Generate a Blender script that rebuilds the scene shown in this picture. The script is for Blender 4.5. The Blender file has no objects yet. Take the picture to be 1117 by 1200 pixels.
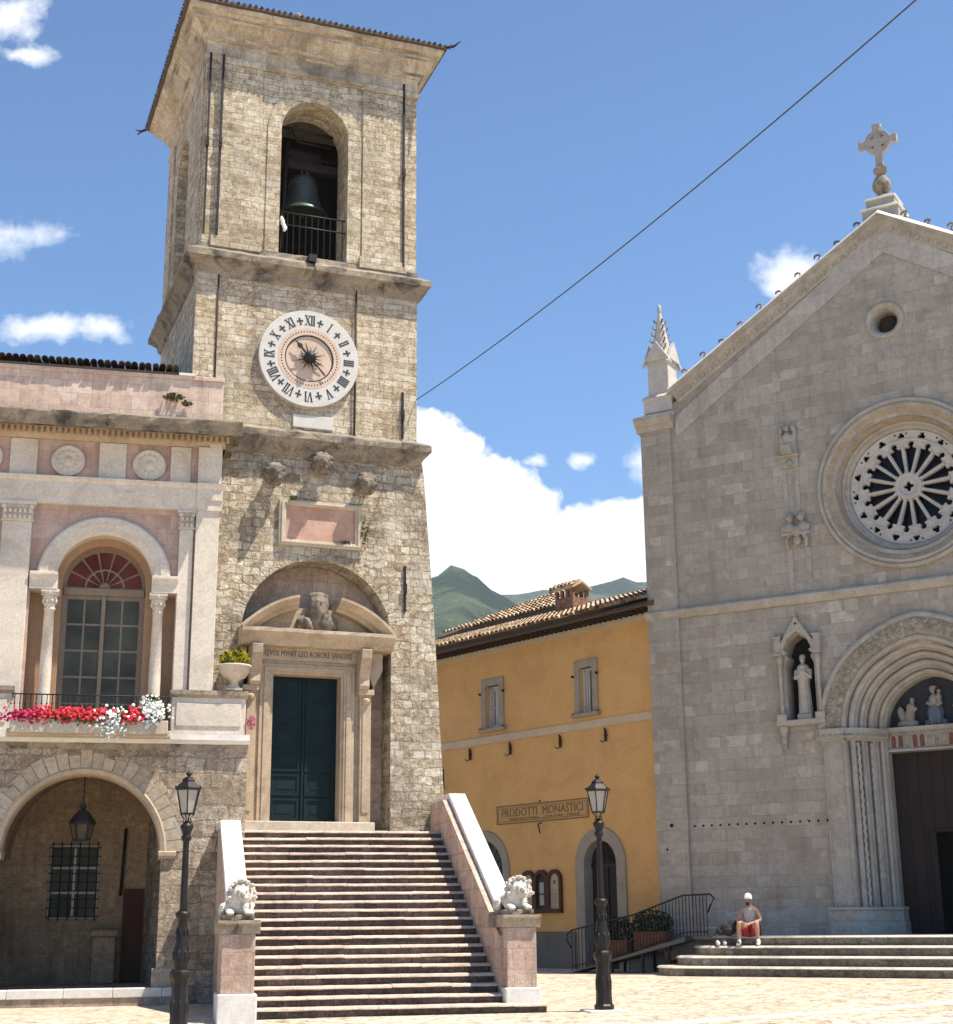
import bpy, bmesh, math, random
from mathutils import Vector, Matrix, geometry, noise
random.seed(7)
PI = math.pi
SC = bpy.context.scene
COL = SC.collection
rad = math.radians

# ---------------------------------------------------------------- nodes
def new_mat(name):
    m = bpy.data.materials.new(name); m.use_nodes = True
    nt = m.node_tree; nt.nodes.clear()
    return m, nt
class NT:
    """tiny helper round a node tree"""
    def __init__(s, nt): s.nt = nt; s.n = nt.nodes; s.l = nt.links
    def node(s, typ, **kw):
        n = s.n.new(typ)
        for k, v in kw.items():
            if k.startswith('_'): setattr(n, k[1:], v)
            else:
                key = int(k[1:]) if k[0] == 'i' and k[1:].isdigit() else k.replace('__', ' ')
                s.put(n.inputs[key], v)
        return n
    def put(s, sock, v):
        if isinstance(v, bpy.types.NodeSocket): s.l.new(v, sock)
        elif isinstance(v, bpy.types.Node): s.l.new(v.outputs[0], sock)
        elif isinstance(v, (tuple, list)) and len(v) == 3 and sock.type == 'RGBA': sock.default_value = (*v, 1)
        else: sock.default_value = v
    def math(s, op, a, b=0.0, c=None, clamp=False):
        n = s.n.new('ShaderNodeMath'); n.operation = op; n.use_clamp = clamp
        s.put(n.inputs[0], a); s.put(n.inputs[1], b)
        if c is not None: s.put(n.inputs[2], c)
        return n.outputs[0]
    def mix(s, f, a, b, mode='MIX'):
        n = s.n.new('ShaderNodeMix'); n.data_type = 'RGBA'; n.blend_type = mode
        s.put(n.inputs[0], f); s.put(n.inputs[6], a); s.put(n.inputs[7], b)
        return n.outputs[2]
    def ramp(s, f, stops, interp='LINEAR'):
        n = s.n.new('ShaderNodeValToRGB'); n.color_ramp.interpolation = interp
        e = n.color_ramp.elements
        while len(e) < len(stops): e.new(0.5)
        for el, (p, c) in zip(e, stops):
            el.position = p; el.color = (*c, 1) if isinstance(c, tuple) else (c, c, c, 1)
        s.put(n.inputs[0], f)
        return n.outputs[0]
    def noise(s, vec, scale, detail=4, rough=0.6, dist=0.0):
        n = s.node('ShaderNodeTexNoise'); s.put(n.inputs['Vector'], vec)
        n.inputs['Scale'].default_value = scale; n.inputs['Detail'].default_value = detail
        n.inputs['Roughness'].default_value = rough; n.inputs['Distortion'].default_value = dist
        return n
def hexc(r, g, b):       # plain linear tuple
    return (r, g, b)

def principled(N, col, rough=0.8, height=None, bump=0.3, dist=0.02, metal=0.0, spec=0.3, **kw):
    p = N.node('ShaderNodeBsdfPrincipled')
    N.put(p.inputs['Base Color'], col); N.put(p.inputs['Roughness'], rough)
    p.inputs['Metallic'].default_value = metal
    p.inputs['Specular IOR Level'].default_value = spec
    for k, v in kw.items(): N.put(p.inputs[k.replace('__', ' ')], v)
    if height is not None:
        b = N.node('ShaderNodeBump'); b.inputs['Strength'].default_value = bump
        b.inputs['Distance'].default_value = dist; N.put(b.inputs['Height'], height)
        N.l.new(b.outputs[0], p.inputs['Normal'])
    o = N.node('ShaderNodeOutputMaterial'); N.l.new(p.outputs[0], o.inputs[0])
    return p

def masonry(name, cols, mortar, bw, bh, msize=0.012, warp=0.02, bump=0.6, dist=0.03, stain=None,
            stain_amt=0.5, stain_scale=0.5, pale=None, pale_amt=0.0, rough_n=1.0, squash=1.0, tint=None, voro=0.0, streak=.55):
    """coursed stone: cols = list of (pos, colour) for the stone to stone variation"""
    m, nt = new_mat(name); N = NT(nt)
    tc = N.node('ShaderNodeTexCoord'); uv = tc.outputs['UV']; ob = tc.outputs['Object']
    w1 = N.noise(uv, 2.3, 3, 0.6); w2 = N.noise(uv, 9, 2, 0.6)
    def centred(n, amt):
        v = N.node('ShaderNodeVectorMath', _operation='SUBTRACT'); N.l.new(n.outputs['Color'], v.inputs[0]); v.inputs[1].default_value = (.5, .5, .5)
        s_ = N.node('ShaderNodeVectorMath', _operation='SCALE'); N.l.new(v.outputs[0], s_.inputs[0]); s_.inputs['Scale'].default_value = amt
        return s_.outputs[0]
    a1 = N.node('ShaderNodeVectorMath', _operation='ADD'); N.l.new(uv, a1.inputs[0]); N.l.new(centred(w1, warp * 3), a1.inputs[1])
    a2 = N.node('ShaderNodeVectorMath', _operation='ADD'); N.l.new(a1.outputs[0], a2.inputs[0]); N.l.new(centred(w2, warp), a2.inputs[1])
    def brick(vec, w, h, off, ms):
        b = N.node('ShaderNodeTexBrick'); b.offset = off; b.squash = squash; b.squash_frequency = 3
        N.l.new(vec, b.inputs['Vector'])
        b.inputs['Color1'].default_value = (0, 0, 0, 1); b.inputs['Color2'].default_value = (1, 1, 1, 1); b.inputs['Mortar'].default_value = (0.5, 0.5, 0.5, 1)
        b.inputs['Scale'].default_value = 1.0; b.inputs['Mortar Size'].default_value = ms; b.inputs['Mortar Smooth'].default_value = 0.35
        b.inputs['Brick Width'].default_value = w; b.inputs['Row Height'].default_value = h
        return b
    b1 = brick(a2.outputs[0], bw, bh, 0.5, msize)
    b2 = brick(a2.outputs[0], bw * 0.62, bh, 0.37, msize)
    rs = N.noise(uv, 1.1, 2, 0.5)
    # per course choice between two stone widths
    sel = N.ramp(rs.outputs['Fac'], [(0.47, 0.0), (0.53, 1.0)])
    rnd = N.mix(sel, b1.outputs['Color'], b2.outputs['Color'])
    mor = N.mix(sel, b1.outputs['Fac'], b2.outputs['Fac'])
    stone = N.ramp(rnd, cols)
    n3 = N.noise(uv, 7, 6, 0.75); n4 = N.noise(uv, stain_scale, 5, 0.62, 0.4); n5 = N.noise(uv, 24, 5, 0.8)
    stone = N.mix(min(1, 0.75 * rough_n), stone, N.ramp(n3.outputs['Fac'], [(0.36, 0.22), (0.64, 0.78)]), 'OVERLAY')
    stone = N.mix(min(1, 0.7 * rough_n), stone, N.ramp(n5.outputs['Fac'], [(0.36, 0.12), (0.52, 0.5), (0.66, 0.82)]), 'OVERLAY')
    nb = N.noise(uv, 1.7, 4, .65)
    stone = N.mix(N.math('MULTIPLY', mor, N.ramp(nb.outputs['Fac'], [(.38, .15), (.6, .85)])), stone, mortar)
    if stain is not None:
        f = N.ramp(n4.outputs['Fac'], [(0.47, 0.0), (0.68, 1.0)])
        stone = N.mix(N.math('MULTIPLY', f, stain_amt), stone, stain)
    if pale is not None:
        n6 = N.noise(uv, stain_scale * 1.7, 4, 0.6, 0.3)
        f = N.ramp(n6.outputs['Fac'], [(0.52, 0.0), (0.66, 1.0)])
        stone = N.mix(N.math('MULTIPLY', f, pale_amt), stone, pale)
    if streak > 0:      # water streaks running down the wall
        mp = N.node('ShaderNodeMapping'); N.l.new(uv, mp.inputs[0]); mp.inputs['Scale'].default_value = (2.6, .22, 1)
        ns = N.noise(mp, 1.0, 6, .7, .3)
        f = N.ramp(ns.outputs['Fac'], [(.50, 0.0), (.72, 1.0)])
        stone = N.mix(N.math('MULTIPLY', f, streak), stone, N.mix(1.0, stone, (.38, .36, .34), 'MULTIPLY'))
    h = N.math('MULTIPLY', N.math('SUBTRACT', 1.0, mor), 0.9)
    h = N.math('ADD', h, N.math('MULTIPLY', n3.outputs['Fac'], 0.9 * rough_n))
    h = N.math('ADD', h, N.math('MULTIPLY', n5.outputs['Fac'], 0.7 * rough_n))
    h = N.math('ADD', h, N.math('MULTIPLY', rnd, 0.35))
    if voro > 0:
        vo = N.node('ShaderNodeTexVoronoi'); N.l.new(a2.outputs[0], vo.inputs['Vector']); vo.inputs['Scale'].default_value = 7.5
        h = N.math('SUBTRACT', h, N.math('MULTIPLY', vo.outputs['Distance'], voro))
    principled(N, stone, 0.9, h, bump, dist, spec=0.2)
    return m

def plain(name, c1, c2, scale=3.0, bump=0.3, dist=0.01, rough=0.8, fine=40, metal=0, spec=0.3, stain=None, stain_amt=.5, stain_scale=.8, grain=.3):
    """mottled surface without joints: cut stone, plaster, metal"""
    m, nt = new_mat(name); N = NT(nt)
    ob = N.node('ShaderNodeTexCoord').outputs['Object']
    n1 = N.noise(ob, scale, 5, 0.65, 0.3); n2 = N.noise(ob, fine, 4, 0.7)
    c = N.mix(N.ramp(n1.outputs['Fac'], [(0.32, 0.0), (0.68, 1.0)]), c1, c2)
    c = N.mix(grain, c, N.ramp(n2.outputs['Fac'], [(0.35, 0.2), (0.65, 0.8)]), 'OVERLAY')
    if stain is not None:
        n3 = N.noise(ob, stain_scale, 5, 0.7, 0.6)
        c = N.mix(N.math('MULTIPLY', N.ramp(n3.outputs['Fac'], [(0.48, 0.0), (0.66, 1.0)]), stain_amt), c, stain)
    h = N.math('ADD', n1.outputs['Fac'], N.math('MULTIPLY', n2.outputs['Fac'], 0.4))
    principled(N, c, rough, h, bump, dist, metal=metal, spec=spec)
    return m

def island(name, cols, rough=0.85, fine=25, bump=.3, trans=0.0):
    """colour varies from piece to piece of one mesh (roof tiles, leaves, blocks)"""
    m, nt = new_mat(name); N = NT(nt)
    g = N.node('ShaderNodeNewGeometry'); ob = N.node('ShaderNodeTexCoord').outputs['Object']
    n2 = N.noise(ob, fine, 4, 0.7)
    c = N.ramp(g.outputs['Random Per Island'], cols)
    c = N.mix(0.4, c, N.ramp(n2.outputs['Fac'], [(0.3, 0.2), (0.7, 0.8)]), 'OVERLAY')
    p = principled(N, c, rough, n2.outputs['Fac'], bump, 0.01, spec=0.2)
    return m

# ---------------------------------------------------------------- meshes
class MB:
    """collects shapes given as (u, w, z): u to the right along a facade, w out of it, z up.
    Blender local axes: x = u, y = -w, z = z."""
    def __init__(s): s.v = []; s.f = []; s.sm = set(); s.cuts = [(0, 0)]
    def cut(s): s.cuts.append((len(s.v), len(s.f)))
    def add(s, vs, fs, smooth=False):
        o = len(s.v); s.v += [(a, -b, c) for a, b, c in vs]
        for f in fs:
            if smooth: s.sm.add(len(s.f))
            s.f.append(tuple(i + o for i in f))
    def box(s, u0, u1, w0, w1, z0, z1):
        s.add([(u0, w0, z0), (u1, w0, z0), (u1, w1, z0), (u0, w1, z0), (u0, w0, z1), (u1, w0, z1), (u1, w1, z1), (u0, w1, z1)],
              [(0, 1, 2, 3), (4, 7, 6, 5), (0, 4, 5, 1), (1, 5, 6, 2), (2, 6, 7, 3), (3, 7, 4, 0)])
    def plate(s, loops, w0, w1, both=True):
        """polygon with holes (loops of (u,z)) extruded from w0 to w1"""
        tris = geometry.tessellate_polygon([[Vector((a, b, 0)) for a, b in lp] for lp in loops])
        flat = [p for lp in loops for p in lp]; n = len(flat)
        vs = [(a, w1, b) for a, b in flat] + [(a, w0, b) for a, b in flat]
        fs = [tuple(t) for t in tris] + ([tuple(i + n for i in reversed(t)) for t in tris] if both else [])
        o = 0
        for lp in loops:
            k = len(lp)
            for i in range(k):
                a, b = o + i, o + (i + 1) % k
                fs.append((a, b, b + n, a + n))
            o += k
        s.add(vs, fs)
    def band(s, uc, zc, r0, r1, w0, w1, a0=0.0, a1=PI, n=32):
        """arch ring between radii, angles from +u"""
        out = [(uc + r1 * math.cos(a0 + (a1 - a0) * i / n), zc + r1 * math.sin(a0 + (a1 - a0) * i / n)) for i in range(n + 1)]
        inn = [(uc + r0 * math.cos(a0 + (a1 - a0) * i / n), zc + r0 * math.sin(a0 + (a1 - a0) * i / n)) for i in range(n + 1)]
        vs = []
        for w in (w0, w1): vs += [(a, w, b) for a, b in out] + [(a, w, b) for a, b in inn]
        m = n + 1; fs = []
        for i in range(n):
            fs += [(i, i + 1, m + i + 1, m + i), (2 * m + i, 3 * m + i, 3 * m + i + 1, 2 * m + i + 1),
                   (i, 2 * m + i, 2 * m + i + 1, i + 1), (m + i, m + i + 1, 3 * m + i + 1, 3 * m + i)]
        if abs(a1 - a0 - 2 * PI) > 1e-4:
            fs += [(0, m, 3 * m, 2 * m), (n, 2 * m + n, 3 * m + n, m + n)]
        s.add(vs, fs)
    def sweep_arc(s, uc, zc, prof, a0=0.0, a1=PI, n=40, smooth=True, point=0.0):
        """profile of (r, w) carried round an arc"""
        vs = []; k = len(prof)
        for i in range(n + 1):
            a = a0 + (a1 - a0) * i / n
            for r, w in prof:
                pz = point * r * max(0.0, 1 - abs(math.cos(a)) * 2.2)
                vs.append((uc + r * math.cos(a), w, zc + r * math.sin(a) + pz))
        fs = [(i * k + j, i * k + j + 1, (i + 1) * k + j + 1, (i + 1) * k + j) for i in range(n) for j in range(k - 1)]
        s.add(vs, fs, smooth)
    def mould(s, prof, u0, u1, seg=1, jit=0.0):
        """profile of (w, z) carried along u, closed at both ends"""
        k = len(prof); vs = []
        for i in range(seg + 1):
            u = u0 + (u1 - u0) * i / seg
            for w, z in prof:
                j = jit if jit else 0
                vs.append((u, w + random.uniform(-j, j), z + random.uniform(-j, j)))
        fs = [(i * k + j, i * k + (j + 1) % k, (i + 1) * k + (j + 1) % k, (i + 1) * k + j) for i in range(seg) for j in range(k)]
        fs += [tuple(range(k)), tuple(seg * k + j for j in reversed(range(k)))]
        s.add(vs, fs)
    def ringmould(s, u0, u1, w0, w1, prof, seg=1, jit=0.0):
        """cornice of profile (out, z) running round the four sides of a rectangle (w0 back, w1 front)"""
        cs = [(u0, w1, -1, 1), (u1, w1, 1, 1), (u1, w0, 1, -1), (u0, w0, -1, -1)]
        k = len(prof); path = []
        for c in range(4):
            a, b = cs[c], cs[(c + 1) % 4]
            for i in range(seg):
                t = i / seg
                path.append((a[0] + (b[0] - a[0]) * t, a[1] + (b[1] - a[1]) * t, a[2] + (b[2] - a[2]) * t, a[3] + (b[3] - a[3]) * t, i))
        vs = []
        for u, w, du, dw, i in path:
            if i > 0:      # keep the side flat: clamp the offset to the side's own direction
                pass
            for o, z in prof:
                jj = (random.uniform(-jit, jit) if jit and i > 0 else 0)
                vs.append((u + du * (o + jj), w + dw * (o + jj), z + (random.uniform(-jit, jit) * .6 if jit else 0)))
        # straighten: positions between corners interpolate the corner offsets linearly, so sides stay straight
        m = len(path)
        fs = [(i * k + j, i * k + j + 1, ((i + 1) % m) * k + j + 1, ((i + 1) % m) * k + j) for i in range(m) for j in range(k - 1)]
        s.add(vs, fs)
        s.add([vs[i * k + k - 1] for i in range(m)], [tuple(range(m))])
        s.add([vs[i * k] for i in range(m)], [tuple(range(m))])
    def tube(s, pts, r, n=8, cap=True):
        """round bar along points (u,w,z); r a number or a list"""
        P = [Vector(p) for p in pts]; rs = r if isinstance(r, (list, tuple)) else [r] * len(P)
        vs = []; up = Vector((0, 0, 1))
        for i, p in enumerate(P):
            t = (P[min(i + 1, len(P) - 1)] - P[max(i - 1, 0)]).normalized()
            ref = up if abs(t.dot(up)) < 0.95 else Vector((1, 0, 0))
            x = t.cross(ref).normalized(); y = t.cross(x).normalized()
            for j in range(n):
                a = 2 * PI * j / n; q = p + (x * math.cos(a) + y * math.sin(a)) * rs[i]; vs.append(tuple(q))
        fs = [(i * n + j, i * n + (j + 1) % n, (i + 1) * n + (j + 1) % n, (i + 1) * n + j) for i in range(len(P) - 1) for j in range(n)]
        s.add(vs, fs, n > 5)
        if cap:
            m = len(P) - 1
            s.add([vs[j] for j in range(n)], [tuple(range(n))]); s.add([vs[m * n + j] for j in range(n)], [tuple(range(n))])
    def lathe(s, prof, u=0, w=0, n=16, smooth=True, sq=False, rot=0.0):
        """profile of (r, z) turned about the vertical through (u, w)"""
        vs = []; k = len(prof)
        for j in range(n):
            a = 2 * PI * j / n + rot
            for r, z in prof: vs.append((u + r * math.cos(a), w + r * math.sin(a), z))
        fs = [(j * k + i, ((j + 1) % n) * k + i, ((j + 1) % n) * k + i + 1, j * k + i + 1) for j in range(n) for i in range(k - 1)]
        s.add(vs, fs, smooth)
        for e in (0, k - 1):
            if prof[e][0] > 1e-4: s.add([vs[j * k + e] for j in range(n)], [tuple(range(n))])
    def cyl_w(s, uc, zc, r, w0, w1, n=32):
        s.plate([[(uc + r * math.cos(2 * PI * i / n), zc + r * math.sin(2 * PI * i / n)) for i in range(n)]], w0, w1)
    def ellip(s, c, rr, rot=(0, 0, 0), sub=2):
        bm = bmesh.new(); bmesh.ops.create_icosphere(bm, subdivisions=sub, radius=1)
        from mathutils import Euler
        M = Euler(rot).to_matrix()
        vs = []
        for v in bm.verts:
            q = M @ Vector((v.co.x * rr[0], v.co.y * rr[1], v.co.z * rr[2])); vs.append((q.x + c[0], q.y + c[1], q.z + c[2]))
        s.add(vs, [tuple(v.index for v in f.verts) for f in bm.faces], True); bm.free()
    def build(s, name, mat, parent=None, bevel=0.0, label=None, recalc=True, mods=None, seg=1, autosm=None, loc=None):
        if len(s.cuts) > 1:
            cs = s.cuts if s.cuts[-1][0] == len(s.v) else s.cuts + [(len(s.v), len(s.f))]; o = None
            for (va, fa), (vb, fb) in zip(cs[:-1], cs[1:]):
                p = MB(); p.v = s.v[va:vb]; p.f = [tuple(i - va for i in f) for f in s.f[fa:fb]]; p.sm = {i - fa for i in s.sm if fa <= i < fb}
                o = p.build(name, mat, parent, bevel, label, recalc, mods, seg, autosm, loc)
            return o
        me = bpy.data.meshes.new(name); me.from_pydata(s.v, [], s.f)
        for i in s.sm: me.polygons[i].use_smooth = True
        bm = bmesh.new(); bm.from_mesh(me)
        bmesh.ops.remove_doubles(bm, verts=bm.verts, dist=1e-5)
        if recalc: bmesh.ops.recalc_face_normals(bm, faces=bm.faces)
        uvl = bm.loops.layers.uv.new('UVMap')
        for f in bm.faces:
            n = f.normal; ax, ay, az = abs(n.x), abs(n.y), abs(n.z)
            for l in f.loops:
                c = l.vert.co
                if az >= ax and az >= ay and az > 0.8: l[uvl].uv = (c.x, c.y)
                elif ax > ay: l[uvl].uv = (c.y + 0.31, c.z)
                else: l[uvl].uv = (c.x, c.z)
        bm.to_mesh(me); bm.free()
        me.materials.append(mat)
        o = bpy.data.objects.new(name, me); COL.objects.link(o)
        if parent: o.parent = parent
        if loc: o.location = loc
        if bevel:
            b = o.modifiers.new('edge', 'BEVEL'); b.width = bevel; b.segments = seg; b.limit_method = 'ANGLE'; b.angle_limit = rad(40); b.harden_normals = False
        if label: o['label'] = label
        return o
    def blob(s, name, mat, parent=None, voxel=0.02, rough=0.0, label=None, scale=12, loc=None, smooth=True):
        """fuse the collected solids into one carved surface"""
        o = s.build(name, mat, parent, label=label, loc=loc)
        r = o.modifiers.new('fuse', 'REMESH'); r.mode = 'VOXEL'; r.voxel_size = voxel; r.use_smooth_shade = True
        if smooth:
            sm = o.modifiers.new('soft', 'SMOOTH'); sm.iterations = 3; sm.factor = .5
        if rough:
            t = bpy.data.textures.new(name + '_wear', 'CLOUDS'); t.noise_scale = 1.0 / scale
            d = o.modifiers.new('wear', 'DISPLACE'); d.texture = t; d.strength = rough; d.mid_level = 0.5; d.texture_coords = 'LOCAL'
        return o
def arch_loop(u0, u1, z0, zs, n=24, point=0.0):
    """opening outline: bottom z0, springing zs, half round top"""
    uc = (u0 + u1) / 2; r = (u1 - u0) / 2
    return [(u0, z0), (u1, z0)] + [(uc + r * math.cos(PI * i / n), zs + r * math.sin(PI * i / n) + point * r * max(0, 1 - abs(math.cos(PI * i / n)) * 2)) for i in range(n + 1)]
def rect(u0, u1, z0, z1): return [(u0, z0), (u1, z0), (u1, z1), (u0, z1)]
def circ(u, z, r, n=24, a=0): return [(u + r * math.cos(a + 2 * PI * i / n), z + r * math.sin(a + 2 * PI * i / n)) for i in range(n)]

def tag(o, label=None, cat=None, group=None, kind=None):
    if label: o['label'] = label
    if cat: o['category'] = cat
    if group: o['group'] = group
    if kind: o['kind'] = kind
    return o
def thing(name, label, cat, loc=(0, 0, 0), rz=0.0, group=None):
    o = bpy.data.objects.new(name, None); COL.objects.link(o)
    o.empty_display_size = .3; o.location = loc; o.rotation_euler = (0, 0, rz)
    return tag(o, label, cat, group)
def copy_tree(o, parent=None):
    c = o.copy(); COL.objects.link(c); c.parent = parent
    for ch in list(o.children): copy_tree(ch, c)
    return c
def skin(name, joints, edges, mat, parent, root, sub=2, label=None):
    """continuous limb surface: joints {name: ((x,y,z), radius)}"""
    names = list(joints); idx = {k: i for i, k in enumerate(names)}
    me = bpy.data.meshes.new(name); me.from_pydata([joints[k][0] for k in names], [(idx[a], idx[b]) for a, b in edges], [])
    o = bpy.data.objects.new(name, me); COL.objects.link(o); o.parent = parent
    m = o.modifiers.new('skin', 'SKIN'); m.use_smooth_shade = True
    for i, k in enumerate(names):
        r = joints[k][1]; r = r if isinstance(r, tuple) else (r, r)
        me.skin_vertices[0].data[i].radius = r; me.skin_vertices[0].data[i].use_root = (k == root)
    sb = o.modifiers.new('sub', 'SUBSURF'); sb.levels = sub; sb.render_levels = sub
    me.materials.append(mat)
    if label: o['label'] = label
    return o

def smooth(a, b, x):
    t = max(0.0, min(1.0, (x - a) / (b - a))); return t * t * (3 - 2 * t)
def ground_z(x, y):
    q = 0.5174 * x + 0.8557 * y
    z = 0.30 * smooth(25.2, 32.0, q)
    if y < 27: z -= 0.22 * (1 - smooth(23.4, 26.6, y))
    return z
# facade frames: origin on the ground, turn about z (local x along the facade, local -y out of it)
FT = ((-3.586, 33.0, 0), rad(20.77))      # tower
FS = ((-3.586, 33.0, 0), rad(12.96))      # staircase
FP = ((-7.902, 31.0, 0), rad(12.96))      # town hall
FC = ((7.611, 37.349, 0), rad(-31.16))    # church
FY = ((4.849, 39.487, 0), rad(-50.53))    # yellow house
def world_of(F, u, w, z):
    (x, y, z0), a = F
    return (x + u * math.cos(a) + w * math.sin(a), y + u * math.sin(a) - w * math.cos(a), z0 + z)
# ---------------------------------------------------------------- materials
M = {}
M['tower'] = masonry('tower_limestone', [(0.0, (.46, .36, .235)), (0.35, (.545, .445, .31)), (0.7, (.61, .52, .385)), (1.0, (.70, .63, .50))],
    (.25, .195, .14), 0.48, 0.165, 0.008, 0.045, 0.9, 0.035, stain=(.24, .195, .145), stain_amt=.5, stain_scale=.7, pale=(.70, .63, .51), pale_amt=.45)
M['tower_low'] = masonry('tower_rubble_stone', [(0.0, (.39, .305, .20)), (0.3, (.51, .42, .30)), (0.65, (.60, .515, .39)), (1.0, (.74, .67, .55))],
    (.26, .205, .15), 0.36, 0.19, 0.013, 0.06, 1.0, 0.05, stain=(.16, .135, .105), stain_amt=.6, stain_scale=.8, pale=(.66, .6, .5), pale_amt=.6, voro=.6)
M['tower_band'] = masonry('tower_cornice_blocks', [(0, (.46, .37, .26)), (.5, (.52, .43, .315)), (1, (.58, .50, .385))], (.26, .2, .14), 1.1, .5, .008, .02, .6, .03,
    stain=(.14, .115, .09), stain_amt=.75, stain_scale=.7, rough_n=.5)
M['darkstone'] = plain('blackened_carved_stone', (.13, .11, .09), (.30, .245, .18), 5, .8, .03, .9, 26, stain=(.05, .045, .04), stain_amt=.7, stain_scale=3)
M['loggia'] = masonry('brown_loggia_blocks', [(0, (.38, .265, .165)), (.5, (.43, .305, .195)), (1, (.48, .35, .23))], (.22, .155, .10), .95, .48, .006, .02, .4, .02, stain=(.2, .145, .10), stain_amt=.6, stain_scale=.6, rough_n=.6)
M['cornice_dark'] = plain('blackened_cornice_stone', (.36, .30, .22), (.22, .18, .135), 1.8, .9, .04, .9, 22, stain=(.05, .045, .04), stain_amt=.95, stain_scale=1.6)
M['church_riser'] = masonry('shade_toned_church_risers', [(0, (.15, .13, .10)), (.6, (.21, .185, .145)), (1, (.30, .27, .22))], (.1, .085, .065), 1.1, .5, .008, .01, .5, .02)  # risers turn away from the sun; that shade is put into the colour
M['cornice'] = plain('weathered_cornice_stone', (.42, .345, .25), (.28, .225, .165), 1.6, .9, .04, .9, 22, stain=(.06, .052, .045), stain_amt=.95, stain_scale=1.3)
M['trim'] = plain('pale_cut_stone', (.60, .52, .41), (.50, .42, .32), 2.2, .4, .015, .85, 30, stain=(.28, .22, .16), stain_amt=.4, stain_scale=1.2)
M['portal_stone'] = plain('warm_portal_stone', (.52, .41, .285), (.42, .32, .22), 2.5, .4, .015, .85, 30, stain=(.2, .15, .11), stain_amt=.45, stain_scale=1.4)
M['alcove'] = masonry('pinkish_alcove_blocks', rough_n=.5, cols=[(0, (.36, .27, .21)), (.5, (.44, .34, .27)), (1, (.50, .41, .34))], mortar=(.24, .18, .14), bw=.7, bh=.42, msize=.008, warp=.01, bump=.35, dist=.015,
    stain=(.22, .175, .14), stain_amt=.6, stain_scale=.6)
M['palace_white'] = plain('white_facing_stone', (.72, .635, .525), (.62, .54, .44), 1.6, .3, .012, .8, 18, stain=(.38, .32, .26), stain_amt=.5, stain_scale=1.0)
M['palace_pink'] = masonry('pink_facing_slabs', [(0, (.48, .315, .25)), (.5, (.55, .375, .30)), (1, (.60, .44, .36))], (.34, .23, .18), .75, .33, .005, .006, .25, .01, rough_n=.3, streak=.4,
    stain=(.33, .24, .21), stain_amt=.35, stain_scale=.9)
M['parapet_pink'] = masonry('pale_pink_parapet_blocks', [(0, (.56, .40, .31)), (.5, (.64, .475, .375)), (1, (.70, .55, .45))], (.38, .27, .22), .62, .3, .006, .012, .4, .015, rough_n=.4,
    stain=(.36, .29, .24), stain_amt=.3, stain_scale=.9)
M['palace_low'] = masonry('coarse_ground_floor_blocks', [(0, (.33, .245, .17)), (.4, (.45, .355, .255)), (.8, (.53, .435, .33)), (1, (.6, .51, .4))], (.2, .155, .115),
    .62, .33, .014, .05, .9, .045, stain=(.2, .16, .125), stain_amt=.6, stain_scale=.55, pale=(.6, .52, .4), pale_amt=.4, voro=.25)
M['church'] = masonry('church_ashlar', [(0, (.325, .28, .23)), (.25, (.365, .32, .265)), (.7, (.395, .352, .30)), (.93, (.43, .388, .335)), (1, (.51, .47, .42))], (.25, .22, .185),
    .60, .29, .0055, .008, .55, .014, stain=(.25, .22, .18), stain_amt=.6, stain_scale=.4, pale=(.44, .40, .35), pale_amt=.3, rough_n=.28, streak=.35)
M['church_pale'] = masonry('pale_rake_blocks', [(0, (.40, .365, .32)), (1, (.50, .46, .41))], (.25, .22, .18), .7, .45, .006, .01, .4, .012, rough_n=.28, streak=.4)
M['church_trim'] = plain('church_carved_stone', (.44, .405, .35), (.34, .31, .265), 3.5, .5, .02, .85, 28, stain=(.24, .195, .14), stain_amt=.5, stain_scale=1.6)
M['carved'] = plain('foliage_carved_stone', (.48, .42, .34), (.24, .20, .15), 9, 1.0, .05, .85, 40, stain=(.2, .165, .12), stain_amt=.4, stain_scale=2)
M['rose_rim'] = plain('lichened_rose_rim', (.40, .32, .22), (.27, .215, .15), 4, 1.0, .04, .9, 24, stain=(.46, .40, .32), stain_amt=.6, stain_scale=1.2)
M['tracery'] = plain('white_tracery_stone', (.55, .52, .475), (.44, .41, .37), 4, .2, .01, .8, 30)
M['step'] = plain('pink_stair_stone', (.58, .46, .385), (.46, .36, .295), 2.2, .6, .02, .8, 24, stain=(.2, .15, .125), stain_amt=.5, stain_scale=1.4)
M['riser'] = masonry('shade_toned_stair_risers', [(0, (.10, .075, .06)), (.5, (.14, .105, .085)), (1, (.22, .17, .14))], (.07, .055, .045), .8, .4, .01, .01, .5, .02)  # stair stone darkened: the nosing shadow is painted into the riser colour
M['church_step'] = plain('grey_step_stone', (.60, .56, .49), (.50, .46, .39), 2.2, .6, .02, .8, 24, stain=(.17, .15, .12), stain_amt=.5, stain_scale=1.1)
M['stair_pink'] = masonry('pink_pedestal_blocks', [(0, (.47, .325, .25)), (.5, (.54, .395, .31)), (1, (.62, .48, .40))], (.28, .2, .16), .5, .36, .009, .015, .5, .02, rough_n=.5,
    stain=(.34, .25, .2), stain_amt=.4, stain_scale=1)
M['coping'] = plain('white_marble_coping', (.78, .755, .70), (.67, .64, .585), 2.6, .4, .012, .7, 24, stain=(.5, .46, .40), stain_amt=.35, stain_scale=2)
M['coping_j'] = masonry('jointed_marble_coping', [(0, (.68, .655, .59)), (.5, (.75, .725, .665)), (1, (.80, .78, .73))], (.34, .31, .26), 3.0, .82, .007, .008, .45, .012,
    stain=(.47, .43, .36), stain_amt=.6, stain_scale=1.8, rough_n=.5)
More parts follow.
